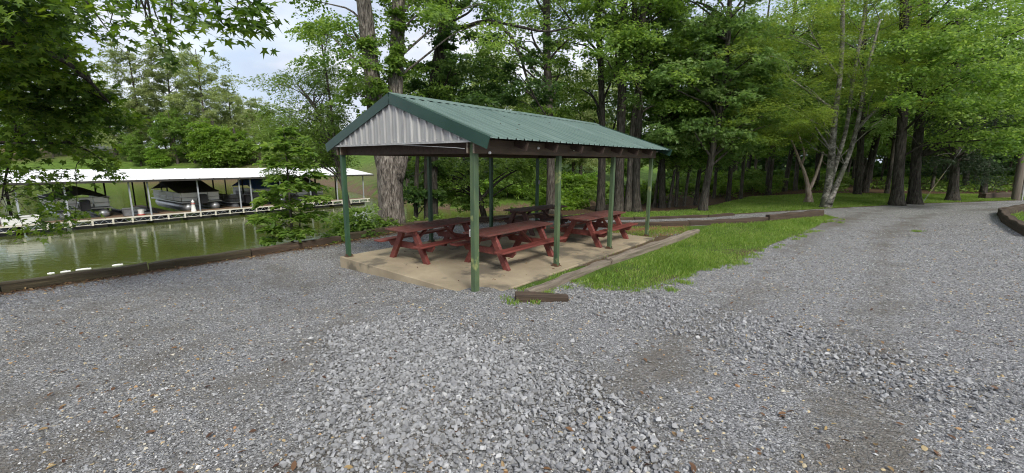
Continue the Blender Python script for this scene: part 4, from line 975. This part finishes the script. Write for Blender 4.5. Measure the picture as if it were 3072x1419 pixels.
# -- sapling in front of the dock
bS = np.array([-6.72, 12.55, -1.9])
cS = [rel(bS, u, v, Yq, r) for u, v, Yq, r in [(850, 392, 12.5, .30), (870, 420, 12.4, .34), (830, 440, 12.5, .36), (905, 450, 12.4, .36), (860, 470, 12.6, .40), (815, 490, 12.3, .40), (890, 500, 12.4, .42), (930, 520, 12.6, .38), (840, 530, 12.5, .44), (870, 560, 12.3, .46), (915, 560, 12.6, .42), (945, 590, 12.5, .36), (830, 580, 12.6, .42), (880, 610, 12.5, .45), (800, 600, 12.4, .34), (850, 640, 12.5, .40), (790, 650, 12.3, .30), (900, 650, 12.6, .36), (830, 680, 12.4, .36), (770, 655, 12.2, .22), (930, 640, 12.5, .30), (870, 690, 12.4, .34), (910, 690, 12.5, .28), (820, 715, 12.3, .28)]]
make_tree('sapling', 'young broad leaved sapling at the shore wall in front of the white dock', 'tree', None, bS, [pxs(bS, [(878, 800, 12.55, .05), (876, 700, 12.55, .042), (866, 560, 12.5, .03), (858, 450, 12.5, .018), (850, 385, 12.5, .006)]), pxs(bS, [(900, 790, 12.6, .03), (898, 700, 12.6, .025), (905, 600, 12.6, .012)])],
          cS, M['leaf_wood'], M['bark_grey'], per=185, size=.185, shape='oval', seed=91, seg=8, br=.012, every=1, flare=1.1, sprays=7, flat=.25, droop=.25, updir=1.3, rnd=.4)

# ------------------------------------------------------------------ the covered dock
DD = np.array([.576, .817]); DN = np.array([-.817, .576]); D0 = np.array([-30.8, 28.7]); DZ = -2.0
DROT = math.atan2(DD[1], DD[0])       # local x along the dock, local y away from the viewer
dock = empty('boat_dock', (D0[0], D0[1], DZ), DROT, 'long white roofed boat dock floating on the lake', 'dock')
T0, T1 = -9.0, 24.5
k = 0; x = T0
while x < T1:        # decking
    box_obj('deck_section', M['dock_plank'], dock, x+.01, min(x+2.2, T1)-.01, .02, 1.35, -.05, 0); x += 2.2
box_obj('top_chord', M['dock_rail'], dock, T0, T1, -.04, .015, -.09, .012)
box_obj('bottom_chord', M['dock_rail'], dock, T0, T1, -.03, .01, -.40, -.36)
wb = MB(); x = T0
while x < T1-.5:
    wb.beam((x, -.01, -.38), (x+.275, -.01, -.09), .02, .025, up=(0, 1, 0)); wb.beam((x+.275, -.01, -.09), (x+.55, -.01, -.38), .02, .025, up=(0, 1, 0)); x += .55
wb.build('truss_web', M['dock_steel'], dock)
for i in range(-8, 23): box_obj('bracket_plate', M['dock_rail'], dock, i*1.1-.06, i*1.1+.06, -.06, -.042, -.44, .0)
for i in range(-4, 11): box_obj('float', M['float_black'], dock, i*2.2+.2, i*2.2+1.9, .15, 1.2, -.95, -.41)
fing = [-6.2, -2.4, 2.95, 5.9, 10.6, 13.4, 16.6, 20.6]
for fx in fing:
    box_obj('finger_walkway', M['dock_plank'], dock, fx-.4, fx+.4, 1.36, 10, -.06, -.006)
    box_obj('finger_float', M['float_black'], dock, fx-.35, fx+.35, 1.6, 9.5, -.95, -.07)
for px in (-6.3, -2.2, .02, 3.4, 4.5, 7.75, 10.9, 11.85, 14.5, 17.5, 20.5, 23.8):
    box_obj('front_post', M['dock_steel'], dock, px-.045, px+.045, .06, .15, .0, 2.72)
for j, yy in enumerate((4.9, 9.8)):
    for i in range(-3, 10):
        x = i*2.55+.4+j*.3; box_obj('inner_post', M['dock_dark'], dock, x-.05, x+.05, yy, yy+.1, -.3, 2.72+.65*(j == 0))
EZ, RZD = 2.70, 3.42
nS = 34; ws = (T1-T0+.8)/nS
for i in range(nS):
    x0 = T0-.4+i*ws
    for sg in (0, 1):
        ye, ym = ((-.45, 5.0) if sg == 0 else (10.45, 5.0)); ze, zm = EZ+.06, RZD+.06
        vs = []
        for xx, hh in ((x0, 0), (x0+.03, .03), (x0+.07, .03), (x0+.10, 0), (x0+ws, 0)): vs += [(xx, ye, ze+hh), (xx, ym, zm+hh)]
        MB().add(vs, [((2*q, 2*q+2, 2*q+3, 2*q+1) if sg == 0 else (2*q, 2*q+1, 2*q+3, 2*q+2)) for q in range(4)]).build('roof_sheet', M['dock_white'], dock)
for yy in (-.42, 10.42): box_obj('eave_beam', M['dock_dark'], dock, T0-.4, T1+.4, yy-.03, yy+.03, EZ-.10, EZ+.045)
for i in range(12):
    x = T0+i*3.0; 
    for y0, y1 in ((-.4, 5.0), (10.4, 5.0)): MB().beam((x, y0, EZ-.02), (x, y1, RZD-.02), .05, .10).build('roof_rafter', M['dock_dark'], dock)
def dw(t, s_, z=0.0): p = D0+DD*t+DN*s_; return (p[0], p[1], DZ+z)

def pontoon(label, t, s_, L=6.2, W=2.45, cover='tent', cm='boat_cover', pm='boat_white', rails=False, lift=.72, sc=1.22):
    r = empty('pontoon_boat', (*dw(t, s_)[:2], WATER+lift), DROT+math.pi/2, label, 'boat', 'boats moored at the dock')
    r.scale = (sc, sc, sc)     # local x = away from the walkway, local y = to the left
    for sy in (-1, 1):
        mb = MB(); mb.tube([(-.1, sy*.82, .12), (.15, sy*.82, .12), (L-.9, sy*.82, .12), (L-.3, sy*.82, .2), (L, sy*.82, .34)], [.18, .3, .3, .22, .04], 14); mb.build('pontoon', M['boat_alu'] if not rails else M['boat_grey'], r, sm=True)
    mb = MB(); mb.box(0, L-.2, -W/2, W/2, .44, .52, bev=.01); mb.build('deck', M['boat_alu'], r)
    z0, z1 = .56, 1.12
    pan = []
    for sy in (-1, 1):
        n = 4
        for i in range(n): pan.append((.25+i*(L-.9)/n+.02, .25+(i+1)*(L-.9)/n-.06, sy*(W/2-.06)-.012, sy*(W/2-.06)+.012))
    for a, b in ((-W/2+.1, -.48), (-.42, .18), (.24, W/2-.1)): pan.append((.22, .245, a, b))
    for (xa, xb, ya, yb) in pan:
        box_obj('side_panel', M[pm] if not rails else M['boat_grey'], r, xa, xb, ya, yb, z0, z1)
    rl = MB()
    for z in (z1+.03, z0+.25):
        o_ = .022
        rl.tube([(.2, -W/2+.03-o_, z), (L-.6, -W/2+.03-o_, z)], .018, 6); rl.tube([(.2, W/2-.03+o_, z), (L-.6, W/2-.03+o_, z)], .018, 6); rl.tube([(.2-o_, -W/2, z), (.2-o_, W/2, z)], .018, 6)
    rl.build('rail', M['boat_alu'] if not rails else M['dock_dark'], r)
    if cover:
        nx, ny = 15, 11; vs = []
        for i in range(nx):
            for j in range(ny):
                a = i/(nx-1); b = j/(ny-1)*2-1
                hgt = (.62*(1-abs(b)**1.2) if cover == 'tent' else .85*math.exp(-((a-.55)/.34)**2)*(1-.3*b*b)+.10)
                hgt *= math.sin(math.pi*min(1, .18+a*.9)) if cover == 'tent' else 1
                if cover == 'tent': hgt += .05*abs(math.sin(a*9))*(1-abs(b))
                vs.append((.14+a*(L-.7), b*(W/2+.05), 1.16+max(hgt, 0)-(.16 if abs(b) > .99 or i in (0, nx-1) else 0)))
        fs = [(i*ny+j, (i+1)*ny+j, (i+1)*ny+j+1, i*ny+j+1) for i in range(nx-1) for j in range(ny-1)]
        MB().add(vs, fs).build('cover', M[cm], r, sm=True)
    else:
        for yy in (-.6, .6):
            mb = MB(); mb.box(1.0, 2.4, yy-.45, yy+.45, .53, .95, bev=.04); mb.build('seat', M['boat_grey'], r)
    mb = MB(); mb.box(-.45, -.05, -.2, .2, .35, 1.05, bev=.05); mb.build('motor', M['boat_cover'], r)
    return r
pontoon('pontoon boat with a black tent cover and white side panels', 1.12, 1.7)
pb = pontoon('silver pontoon boat with a black fitted cover and arch', 8.5, 1.7, L=6.8, cover='fitted')
ar = MB(); ar.tube([(3.9, -1.2, 1.1), (4.3, -1.15, 1.9), (4.4, 0, 2.15), (4.3, 1.15, 1.9), (3.9, 1.2, 1.1)], .04, 8); ar.build('tow_arch', M['boat_grey'], pb)
pontoon('open dark railed pontoon boat behind the sapling', 12.1, 1.9, L=5.6, cover=None, rails=True, lift=.5, sc=1.1)
pontoon('boat under a blue tarp behind the sapling', 14.9, 2.6, L=5.2, cover='fitted', cm='boat_blue')
pontoon('black covered boat near the right end of the dock', 18.6, 1.8, L=6.2, cover='fitted')
# runabout on the left
rb = empty('motor_boat', (*dw(-4.4, 1.8)[:2], WATER), DROT+math.pi/2, 'low motor boat with a black cover at the left edge of the dock', 'boat', 'boats moored at the dock')
nx, ny = 13, 9; vs = []; cv = []
for i in range(nx):
    a = i/(nx-1); wdt = 1.1*(1-max(0, a-.45)**2*2.9); 
    for j in range(ny):
        b = j/(ny-1)*2-1; vs.append((a*5.6, b*max(wdt, .03), -.25+.95*abs(b)**1.6*(1+.25*a)+.25*a*a)); cv.append((a*5.4+.05, b*max(wdt, .03)*1.03, .74+.18*a+.5*math.exp(-((a-.45)/.2)**2)*(1-b*b)-(.14 if abs(b) > .99 else 0)))
fs = [(i*ny+j, (i+1)*ny+j, (i+1)*ny+j+1, i*ny+j+1) for i in range(nx-1) for j in range(ny-1)]
MB().add(vs, fs+[tuple(range(ny))]).build('hull', M['boat_white'], rb, sm=True); MB().add(cv, fs).build('cover', M['boat_cover'], rb, sm=True)
mb = MB(); mb.box(-.4, -.02, -.2, .2, .2, 1.05, bev=.05); mb.build('motor', M['boat_white'], rb)
# things on the walkway
db = empty('dock_box', dw(-2.2, .35), DROT, 'white plastic dock box at the left end of the walkway', 'dock box')
mb = MB(); mb.box(-.8, .8, -.33, .33, 0, .5, bev=.03); mb.build('body', M['white_plastic'], db)
mb = MB(); mb.box(-.84, .84, -.37, .37, .505, .58, bev=.02); mb.build('lid', M['white_plastic'], db)
bk = empty('bucket', dw(4.0, .6), DROT, 'white bucket with a red rim band on the dock walkway', 'bucket')
mb = MB(); mb.lathe([(.17, .03), (.21, .45), (.22, .47), (.20, .47), (.17, .1)], 14); mb.build('body', M['white_plastic'], bk)
mb = MB(); mb.lathe([(.23, 0), (.24, .06), (.19, .08)], 14); mb.build('base_ring', M['red_trim'], bk)
gb = empty('storage_bin', dw(3.25, .62), DROT, 'grey storage bin beside the bucket on the dock', 'bin')
mb = MB(); mb.box(-.28, .28, -.2, .2, 0, .52, bev=.03); mb.build('body', M['boat_grey'], gb); mb = MB(); mb.box(-.3, .3, -.22, .22, .525, .58, bev=.02); mb.build('lid', M['boat_grey'], gb)
lh = empty('lighthouse_ornament', dw(7.35, .3), DROT, 'small white ornamental lighthouse with a red band on the dock', 'ornament')
mb = MB(); mb.lathe([(.20, 0), (.19, .05), (.15, .3), (.11, .62)], 12); mb.build('tower', M['white_plastic'], lh)
mb = MB(); mb.lathe([(.16, .625), (.16, .67), (.10, .68)], 12); mb.build('gallery', M['red_trim'], lh)
mb = MB(); mb.lathe([(.09, .685), (.09, .80), (.13, .81), (.05, .92), (.012, 1.0)], 12); mb.build('lantern', M['white_plastic'], lh)
for t_, lab in ((4.45, 'empty low boat lift left of the silver pontoon boat'), ):
    bl = empty('boat_lift', dw(t_, 2.0), DROT+math.pi/2, lab, 'boat lift')
    for sy in (-.8, .8): mb = MB(); mb.box(0, 5, sy-.12, sy+.12, -.25, .12, bev=.02); mb.build('lift_rail', M['float_black'], bl)
    for xx in (.4, 2.4, 4.4): mb = MB(); mb.box(xx, xx+.14, -.68, .68, -.12, .02); mb.build('cross_bar', M['dock_steel'], bl)
    mb = MB(); mb.box(1.2, 3.6, -.5, .5, .02, .22, bev=.05); mb.build('bunk', M['boat_white'], bl)

# ------------------------------------------------------------------ house and rocks across the lake
hp = atY(300, 452, 132); hz = float(gz(hp[0], hp[1]))
hs_ = empty('lake_house', (hp[0], hp[1], hz), .5, 'grey house with white corner boards across the lake', 'house')
mb = MB(); mb.box(-5, 5, -3.5, 3.5, -1, 2.9); mb.build('wall', M['house_grey'], hs_)
rf = MB(); rf.add([(-5.4, -4, 2.8), (5.4, -4, 2.8), (5.4, 0, 4.6), (-5.4, 0, 4.6), (-5.4, 4, 2.8), (5.4, 4, 2.8), (-5.4, -4, 2.95), (5.4, -4, 2.95), (5.4, 0, 4.8), (-5.4, 0, 4.8), (-5.4, 4, 2.95), (5.4, 4, 2.95)],
       [(0, 3, 2, 1), (3, 4, 5, 2), (6, 7, 8, 9), (9, 8, 11, 10), (0, 1, 7, 6), (4, 10, 11, 5), (0, 6, 9, 3), (3, 9, 10, 4), (1, 2, 8, 7), (2, 5, 11, 8)]); rf.build('roof', M['shingle'], hs_)
for x in (-5.02, 4.9):
    mb = MB(); mb.box(x, x+.14, -3.56, -3.4, -1, 2.8); mb.build('corner_board', M['white_plastic'], hs_)
for x in (-3, 0, 2.8):
    mb = MB(); mb.box(x-.55, x+.55, -3.56, -3.505, .8, 2.1); wn = mb.build('window', M['white_plastic'], hs_); mb = MB(); mb.box(x-.46, x+.46, -3.59, -3.562, .88, 2.02); mb.build('pane', M['glass'], wn)
for o, (q, Yd, hh, lab) in enumerate((((558, 470), 108, 4.2, 'white post on the ridge across the lake'), )):
    p = Gfar(*q); z = p[2]; ps = empty('yard_post', (p[0], p[1], z), 0, lab, 'post')
    mb = MB(); mb.box(-.12, .12, -.12, .12, -.2, hh, bev=.02); mb.build('shaft', M['white_plastic'], ps); mb = MB(); mb.box(-.2, .2, -.2, .2, hh+.001, hh+.15, bev=.03); mb.build('cap', M['white_plastic'], ps)

def rock_mesh(name, seed, pts=13, sq=(1, 1, .75)):
    r = np.random.default_rng(seed); bm = bmesh.new()
    for _ in range(pts):
        d = r.normal(size=3); d /= np.linalg.norm(d); d = d*r.uniform(.82, 1.0)*np.array(sq)*.5; bm.verts.new(d)
    res = bmesh.ops.convex_hull(bm, input=bm.verts)
    bmesh.ops.delete(bm, geom=[v for v in bm.verts if not v.link_faces], context='VERTS')
    bmesh.ops.triangulate(bm, faces=bm.faces)
    me = bpy.data.meshes.new(name); bm.to_mesh(me); bm.free(); return me
# boulders of the bank below the house
for i in range(7):
    p = Gfar(286+i*8+random.uniform(-3, 3), 458+random.uniform(-3, 3))
    o = obj('boulder', rock_mesh('boulder', 900+i), M['rock']); s_ = random.uniform(1.0, 1.8); o.scale = (s_, s_, s_*.8); o.location = (p[0], p[1], float(gz(p[0], p[1]))+.2)
    tag(o, 'pale boulder in the bank below the grey house across the lake', 'boulder', 'boulders below the grey house')
cb_ = MB(); # clay bank on the far inlet shore
p = atY(1728, 530, 52); cy_ = obj('clay_bank', rock_mesh('clay_bank', 77, 24, (1, .6, .35)), M['clay_bank']); cy_.location = (p[0], p[1], float(gz(p[0], p[1]))+.1); cy_.scale = (3, 3, 3); tag(cy_, kind='structure')

# ------------------------------------------------------------------ utility pole and guy wire
pb_ = G(3046, 600); up_ = empty('utility_pole', pb_, 0, 'leaning wooden utility pole at the right edge', 'utility pole')
tp = atY(3090, 330, pb_[1]+.2)-pb_; d_ = tp/np.linalg.norm(tp)
mb = MB(); mb.tube([d_*s_ for s_ in (-.3, 0, 2, 4, 6, 8.5)], [.17, .165, .16, .15, .14, .12], 12); mb.build('shaft', M['pole_wood'], up_, sm=True)
mb = MB(); q0 = np.array([.19, -.12, 0]); mb.tube([q0, q0+d_*2.6], .035, 8); mb.build('conduit', M['galv'], up_)
ga = G(2768, 606); gw = empty('guy_wire', ga, 0, 'yellow sleeved guy wire slanting up from the lawn', 'guy wire')
e1 = atY(2786, 582, ga[1]+.05)-ga; e2 = atY(2832, 520, ga[1]+.35)-ga; e3 = atY(3000, 290, ga[1]+1.5)-ga
mb = MB(); mb.tube([(0, 0, -.05), e1], .010, 6); mb.tube([e2, e3], .010, 6); mb.build('wire', M['galv_dark'], gw)
mb = MB(); mb.tube([e1, e2], .017, 8); mb.build('sleeve', mat_var('sleeve', (.16, .15, .07), (.24, .22, .10), scale=3, rough=.6, bstr=0), gw)

# ------------------------------------------------------------------ distant woods behind everything
gd = np.random.default_rng(44); cd = []
for i in range(330):
    Yq = gd.uniform(60, 78); xx = Yq*gd.uniform(.36, 1.75); zz = gd.uniform(.3, 11); cd.append((xx, Yq, zz, gd.uniform(1.3, 2.2)))
for i in range(60):
    Yq = gd.uniform(50, 62); xx = Yq*gd.uniform(.5, 1.7); cd.append((xx, Yq, gd.uniform(.2, 1.6), 1.2))
for i in range(230):
    Yq = gd.uniform(56, 72); xx = Yq*gd.uniform(.34, 1.75); cd.append((xx, Yq, gd.uniform(.2, 5), 1.8))
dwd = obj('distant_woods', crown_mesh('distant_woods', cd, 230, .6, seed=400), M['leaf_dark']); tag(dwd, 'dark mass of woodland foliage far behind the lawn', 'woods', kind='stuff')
cd = []
for i in range(260):
    xx = gd.uniform(-190, -2); yy = 158+gd.uniform(0, 14)-abs(xx+60)*.12; cd.append((xx, yy, float(gz(xx, yy))+gd.uniform(0, 11 if xx < -95 else 6.5), gd.uniform(2, 3.4)))
for i in range(110):
    yy = gd.uniform(95, 115); xx = yy*gd.uniform(-.30, .42); cd.append((xx, yy, gd.uniform(-2, 13), gd.uniform(2, 3)))
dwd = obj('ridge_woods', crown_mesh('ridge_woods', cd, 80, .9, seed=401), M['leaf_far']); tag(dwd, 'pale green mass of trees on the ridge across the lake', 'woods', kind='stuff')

cd = []
while len(cd) < 420:
    Yq = gd.uniform(22, 56); xx = Yq*gd.uniform(.30, 1.6)
    if inpoly(lawn, np.array([xx]), np.array([Yq]))[0] or sdist(NEAR_SHORE, np.array([xx]), np.array([Yq]))[0] < .5 or (Yq < 28 and xx > 12): continue
    cd.append((xx, Yq, float(gz(xx, Yq))+.25, gd.uniform(.5, .9)))
und = obj('undergrowth', crown_mesh('undergrowth', cd, 60, .2, seed=402, rnd=.8), M['leaf_bank']); tag(und, 'low green undergrowth on the floor of the wood', 'undergrowth', kind='stuff')

# ------------------------------------------------------------------ grass
def blades(pts, h0, h1, w, seed, lean=.7, hs=1.0):
    r = np.random.default_rng(seed); n = len(pts); a = r.uniform(0, 6.28, n); h = r.uniform(h0, h1, n)*hs
    d = np.stack([np.cos(a), np.sin(a), np.zeros(n)], 1); s_ = np.stack([-np.sin(a), np.cos(a), np.zeros(n)], 1)
    ln = r.uniform(0, lean, n)[:, None]*h[:, None]
    mid = pts+d*ln*.35; mid[:, 2] += h*.6; tip = pts+d*ln; tip[:, 2] += h*(1-.25*r.uniform(0, 1, n))
    ww = (w*r.uniform(.6, 1.3, n))[:, None]
    V = np.stack([pts-s_*ww, pts+s_*ww, mid+s_*ww*.7, tip], 1).reshape(-1, 3)
    Fa = np.arange(n*4).reshape(-1, 4)
    return V, Fa, np.repeat(np.clip(r.normal(.48, .2, n)+.22*vnoise(pts[:, 0], pts[:, 1], 1.9, 15)+(r.uniform(0, 1, n) < .06)*.5, 0, 1), 4)
def scatter(poly, n, seed, dens=None):
    r = np.random.default_rng(seed); lo = poly.min(0); hi = poly.max(0); P = r.uniform(lo, hi, (n, 2)); m = inpoly(poly, P[:, 0], P[:, 1])
    if dens is not None: m &= r.uniform(0, 1, n) < dens(P[:, 0], P[:, 1])
    P = P[m]; return np.column_stack([P, gz(P[:, 0], P[:, 1])])
def bd(P, poly_edge=None): return P
wd = lambda x, y: np.clip(.62+.7*vnoise(x, y, 1.6, 11)+.4*vnoise(x, y, 5, 12), .04, 1)
A = scatter(wedge, 210000, 1, wd)
la_, lb_ = sloc(A[:, 0], A[:, 1]); A = A[lb_ < -1.0]
A2 = scatter(strip, 30000, 2, lambda x, y: np.where(sloc(x, y)[0] < 2.6, .8, .04)*np.clip(.6+.8*vnoise(x, y, 4, 5), 0, 1))
ex = np.random.default_rng(3)
edge_pts = []
for i in range(len(wedge)-6):      # ragged tufts over the gravel edge
    a, b = wedge[6+i], wedge[7+i] if 7+i < len(wedge) else wedge[0]
    for _ in range(14):
        c = a+(b-a)*ex.uniform()+ex.normal(size=2)*.16; m_ = int(ex.integers(20, 90)); q = c+ex.normal(size=(m_, 2))*.06; edge_pts.append(q)
q = np.concatenate(edge_pts); q = q[~inpoly(wedge, q[:, 0], q[:, 1])]; A3 = np.column_stack([q, gz(q[:, 0], q[:, 1])])
tuft = []
for u, v in ((2750, 695), (1795, 865), (1640, 878), (1700, 862), (1620, 895), (2010, 870), (2060, 850)):
    p = G(u, v); m_ = 140; q = p[:2]+ex.normal(size=(m_, 2))*.07; tuft.append(np.column_stack([q, gz(q[:, 0], q[:, 1])]))
AA = np.concatenate([A, A2, A3]+tuft); V, Fa, tt = blades(AA, .03, .10, .0055, 9, hs=np.clip(.95+.6*vnoise(AA[:, 0], AA[:, 1], 2.3, 13), .4, 1.6))
tag(obj('grass', np_mesh('grass', V, Fa, tint=tt), M['grass']), 'bright green grass in the wedge between slab and driveway', 'grass', kind='stuff')
A = scatter(lawn, 260000, 4); A = A[A[:, 0] < 30]
V, Fa, tt = blades(A, .03, .075, .011, 10)
B = scatter(island, 6000, 6); V2, F2, t2 = blades(B, .05, .14, .008, 11)
tag(obj('lawn_grass', np_mesh('lawn_grass', np.vstack([V, V2]), np.vstack([Fa, F2+len(V)]), tint=np.r_[tt, t2]), M['grass']), 'mown lawn grass between the gravel path and the wood', 'grass', kind='stuff')
B = backyard; A = scatter(B, 16000, 7, lambda x, y: np.clip(.25+.5*vnoise(x, y, 3, 8), 0, 1)); V, Fa, tt = blades(A, .03, .09, .006, 12)
tag(obj('sparse_grass', np_mesh('sparse_grass', V, Fa, tint=tt), M['grass']), 'sparse grass on bare clay behind the shelter', 'grass', kind='stuff')

# ------------------------------------------------------------------ loose stones on the gravel
stone_col = bpy.data.collections.new('stone_shapes')
for i in range(10):
    o = bpy.data.objects.new('stone_shape', rock_mesh('stone_shape', 500+i, 12, (1, .82, .5) if i < 5 else (1, .7, .34))); o.data.materials.append(M['stone']); stone_col.objects.link(o)
def stones_tree():
    t = bpy.data.node_groups.new('scatter_stones', 'GeometryNodeTree')
    t.interface.new_socket('Geometry', in_out='INPUT', socket_type='NodeSocketGeometry'); t.interface.new_socket('Geometry', in_out='OUTPUT', socket_type='NodeSocketGeometry')
    i = N(t, 'NodeGroupInput'); o = N(t, 'NodeGroupOutput'); ins = N(t, 'GeometryNodeInstanceOnPoints'); ci = N(t, 'GeometryNodeCollectionInfo')
    ci.inputs['Collection'].default_value = stone_col; ci.inputs['Separate Children'].default_value = True; ci.inputs['Reset Children'].default_value = True
    def na(n, ty): a = N(t, 'GeometryNodeInputNamedAttribute', data_type=ty); a.inputs['Name'].default_value = n; return a.outputs['Attribute']
    e = N(t, 'FunctionNodeEulerToRotation')
    t.links.new(i.outputs[0], ins.inputs['Points']); t.links.new(ci.outputs[0], ins.inputs['Instance']); ins.inputs['Pick Instance'].default_value = True
    t.links.new(na('idx', 'INT'), ins.inputs['Instance Index']); t.links.new(na('rot', 'FLOAT_VECTOR'), e.inputs[0]); t.links.new(e.outputs[0], ins.inputs['Rotation'])
    t.links.new(na('scl', 'FLOAT'), ins.inputs['Scale']); t.links.new(ins.outputs[0], o.inputs[0])
    return t
STREE = stones_tree()
def stones(name, P, size, shade, label, tilt=.35, seed=0):
    r = np.random.default_rng(seed); n = len(P); me = bpy.data.meshes.new(name); me.vertices.add(n); me.vertices.foreach_set('co', np.asarray(P, np.float32).ravel())
    a = me.attributes.new('idx', 'INT', 'POINT'); a.data.foreach_set('value', r.integers(0, 10, n).astype(np.int32))
    rot = np.stack([r.normal(size=n)*tilt, r.normal(size=n)*tilt, r.uniform(0, 6.28, n)], 1).astype(np.float32)
    a = me.attributes.new('rot', 'FLOAT_VECTOR', 'POINT'); a.data.foreach_set('vector', rot.ravel())
    a = me.attributes.new('scl', 'FLOAT', 'POINT'); a.data.foreach_set('value', size.astype(np.float32))
    a = me.attributes.new('shade', 'FLOAT', 'POINT'); a.data.foreach_set('value', shade.astype(np.float32))
    o = obj(name, me, M['stone']); md = o.modifiers.new('stones', 'NODES'); md.node_group = STREE
    return tag(o, label, 'gravel', kind='stuff')
r5 = np.random.default_rng(55)
pile1 = GP([(1690, 898), (1800, 876), (2000, 893), (2300, 962), (2600, 1045), (2900, 1140), (3060, 1195), (2900, 1235), (2600, 1190), (2300, 1098), (2100, 1022), (1800, 955)])
pile2 = GP([(1010, 985), (1250, 955), (1420, 1010), (1700, 1085), (1880, 1230), (2000, 1450), (930, 1450), (960, 1250), (960, 1120)])
def jit_in(poly, n, sd, spread=.16):
    P = scatter(poly, n, sd); P[:, :2] += r5.normal(size=(len(P), 2))*np.where(r5.uniform(0, 1, len(P)) < .22, .45, .10)[:, None]; P[:, 2] = gz(P[:, 0], P[:, 1]); return P
C1 = jit_in(pile1, 15000, 71); C2 = jit_in(pile2, 32000, 72)
C = np.vstack([C1, C2]); C = C[r5.uniform(0, 1, len(C)) < np.clip(.78+.6*vnoise(C[:, 0], C[:, 1], 2.4, 91), .15, 1)]; sz = np.clip(r5.lognormal(math.log(.036), .42, len(C)), .012, .085); C[:, 2] += sz*.06+r5.uniform(0, .022, len(C))
stones('loose_rock', C, sz, np.clip(.22+r5.beta(2.0, 2.2, len(C))*.66, 0, .89), 'piles of loose grey crushed rock in the foreground', .55, 1)
# finer chips over the near lot
n = 330000; yy = 1.7+12*r5.uniform(0, 1, n)**1.5; xx = yy*r5.uniform(-1.36, 1.36, n)
dn_ = sdist(NEAR_SHORE, xx, yy); la_, lb_ = sloc(xx, yy)
ok = (dn_ > .6) & ~inpoly(wedge, xx, yy) & ~inpoly(strip, xx, yy) & ~((la_ > -.15) & (la_ < 7.5) & (lb_ > -.3) & (lb_ < 4.45)) & (r5.uniform(0, 1, n) < np.clip(.80+.45*vnoise(xx, yy, 1.1, 61)-.75*fines_at(xx, yy), .08, 1))
xx, yy = xx[ok], yy[ok]; sz = np.clip(r5.lognormal(math.log(.0128), .40, len(xx)), .006, .045)*(1+.05*yy)
P = np.column_stack([xx, yy, gz(xx, yy)+sz*.12]); sh_ = r5.beta(1.25, 1.25, len(xx))*.91; odd = r5.uniform(0, 1, len(xx)) < .03; sh_[odd] = r5.uniform(.92, 1, odd.sum()); sz[odd] *= 1.5
stones('gravel_chips', P, sz, sh_, 'fine grey gravel chips covering the lot', .3, 2)

# ------------------------------------------------------------------ fallen leaves
n = 900; yy = 1.8+12*r5.uniform(0, 1, n)**1.4; xx = yy*r5.uniform(-1.3, 1.3, n); m_ = (sdist(NEAR_SHORE, xx, yy) > .4) & ~((sloc(xx, yy)[0] > -.1) & (sloc(xx, yy)[0] < 7.4) & (sloc(xx, yy)[1] > -.25) & (sloc(xx, yy)[1] < 4.4)); P1_ = np.column_stack([xx[m_], yy[m_]])
n = 5200; tq = r5.uniform(0, 1, n); wp = np.array([(-14, 4.4), (-10.41, 8.16), (-5.56, 13.25), (-3.81, 15.9), (.6, 16.4)]); cum = np.r_[0, np.cumsum(np.linalg.norm(np.diff(wp, axis=0), axis=1))]; cum /= cum[-1]
base_ = np.column_stack([np.interp(tq, cum, wp[:, 0]), np.interp(tq, cum, wp[:, 1])]); off = np.abs(r5.normal(size=n))*.32+.12
P2_ = base_+off[:, None]*np.array([.72, -.70]); keep_ = r5.uniform(0, 1, n) < np.clip(.35+.9*tq, 0, 1); P2_ = P2_[keep_]
n = 90; P3_ = np.column_stack(swor(r5.uniform(-.05, 7.3, n), r5.uniform(-.2, 4.3, n)))
P3z = np.column_stack([P3_, np.full(n, .006)])
nr = 34; ra, rb_ = r5.uniform(.1, 7.5, nr), r5.uniform(-.38, 2.0, nr); P4z = np.column_stack([*swor(ra, rb_), RZ-RS*np.abs(rb_-YM)+.012])
q = np.vstack([P1_, P2_]); Pz = np.vstack([P4z, np.column_stack([q, gz(q[:, 0], q[:, 1])+.016]), P3z])
nl = len(Pz); Nn = np.array([0, 0, 1.0])+r5.normal(size=(nl, 3))*.3; D = r5.normal(size=(nl, 3)); D[:, 2] *= .1
V, Fa, k_ = leaf_geo(Pz, Nn, D, r5.uniform(.03, .075, nl), 'oval')
tag(obj('fallen_leaves', np_mesh('fallen_leaves', V, Fa, tint=np.repeat(r5.beta(1.6, 2.4, nl), k_)), M['litter']), 'brown and yellow fallen leaves scattered along the shore timbers', 'leaves', kind='stuff')

for i, (u, v, L_) in enumerate(((152, 817, .22), (196, 812, .32), (250, 805, .5), (352, 792, .38))):
    p = atz(u, v, WATER+.05); o = empty('foam_float', (p[0], p[1], WATER), .85, ['small white foam chunk floating by the shore wall, leftmost', 'white foam slab floating second from the left by the shore wall', 'longest white foam slab floating by the shore wall', 'white foam slab floating rightmost by the shore wall'][i], 'foam', 'foam pieces by the shore wall')
    mb = MB(); mb.box(-L_/2, L_/2, -.07, .07, -.05, .03, bev=.012); mb.build('slab', M['white_plastic'], o)
    mb = MB(); mb.box(-L_/2+.06, L_/2-.10, -.04, .05, .032, .045, bev=.005); mb.build('broken_layer', M['white_plastic'], o)
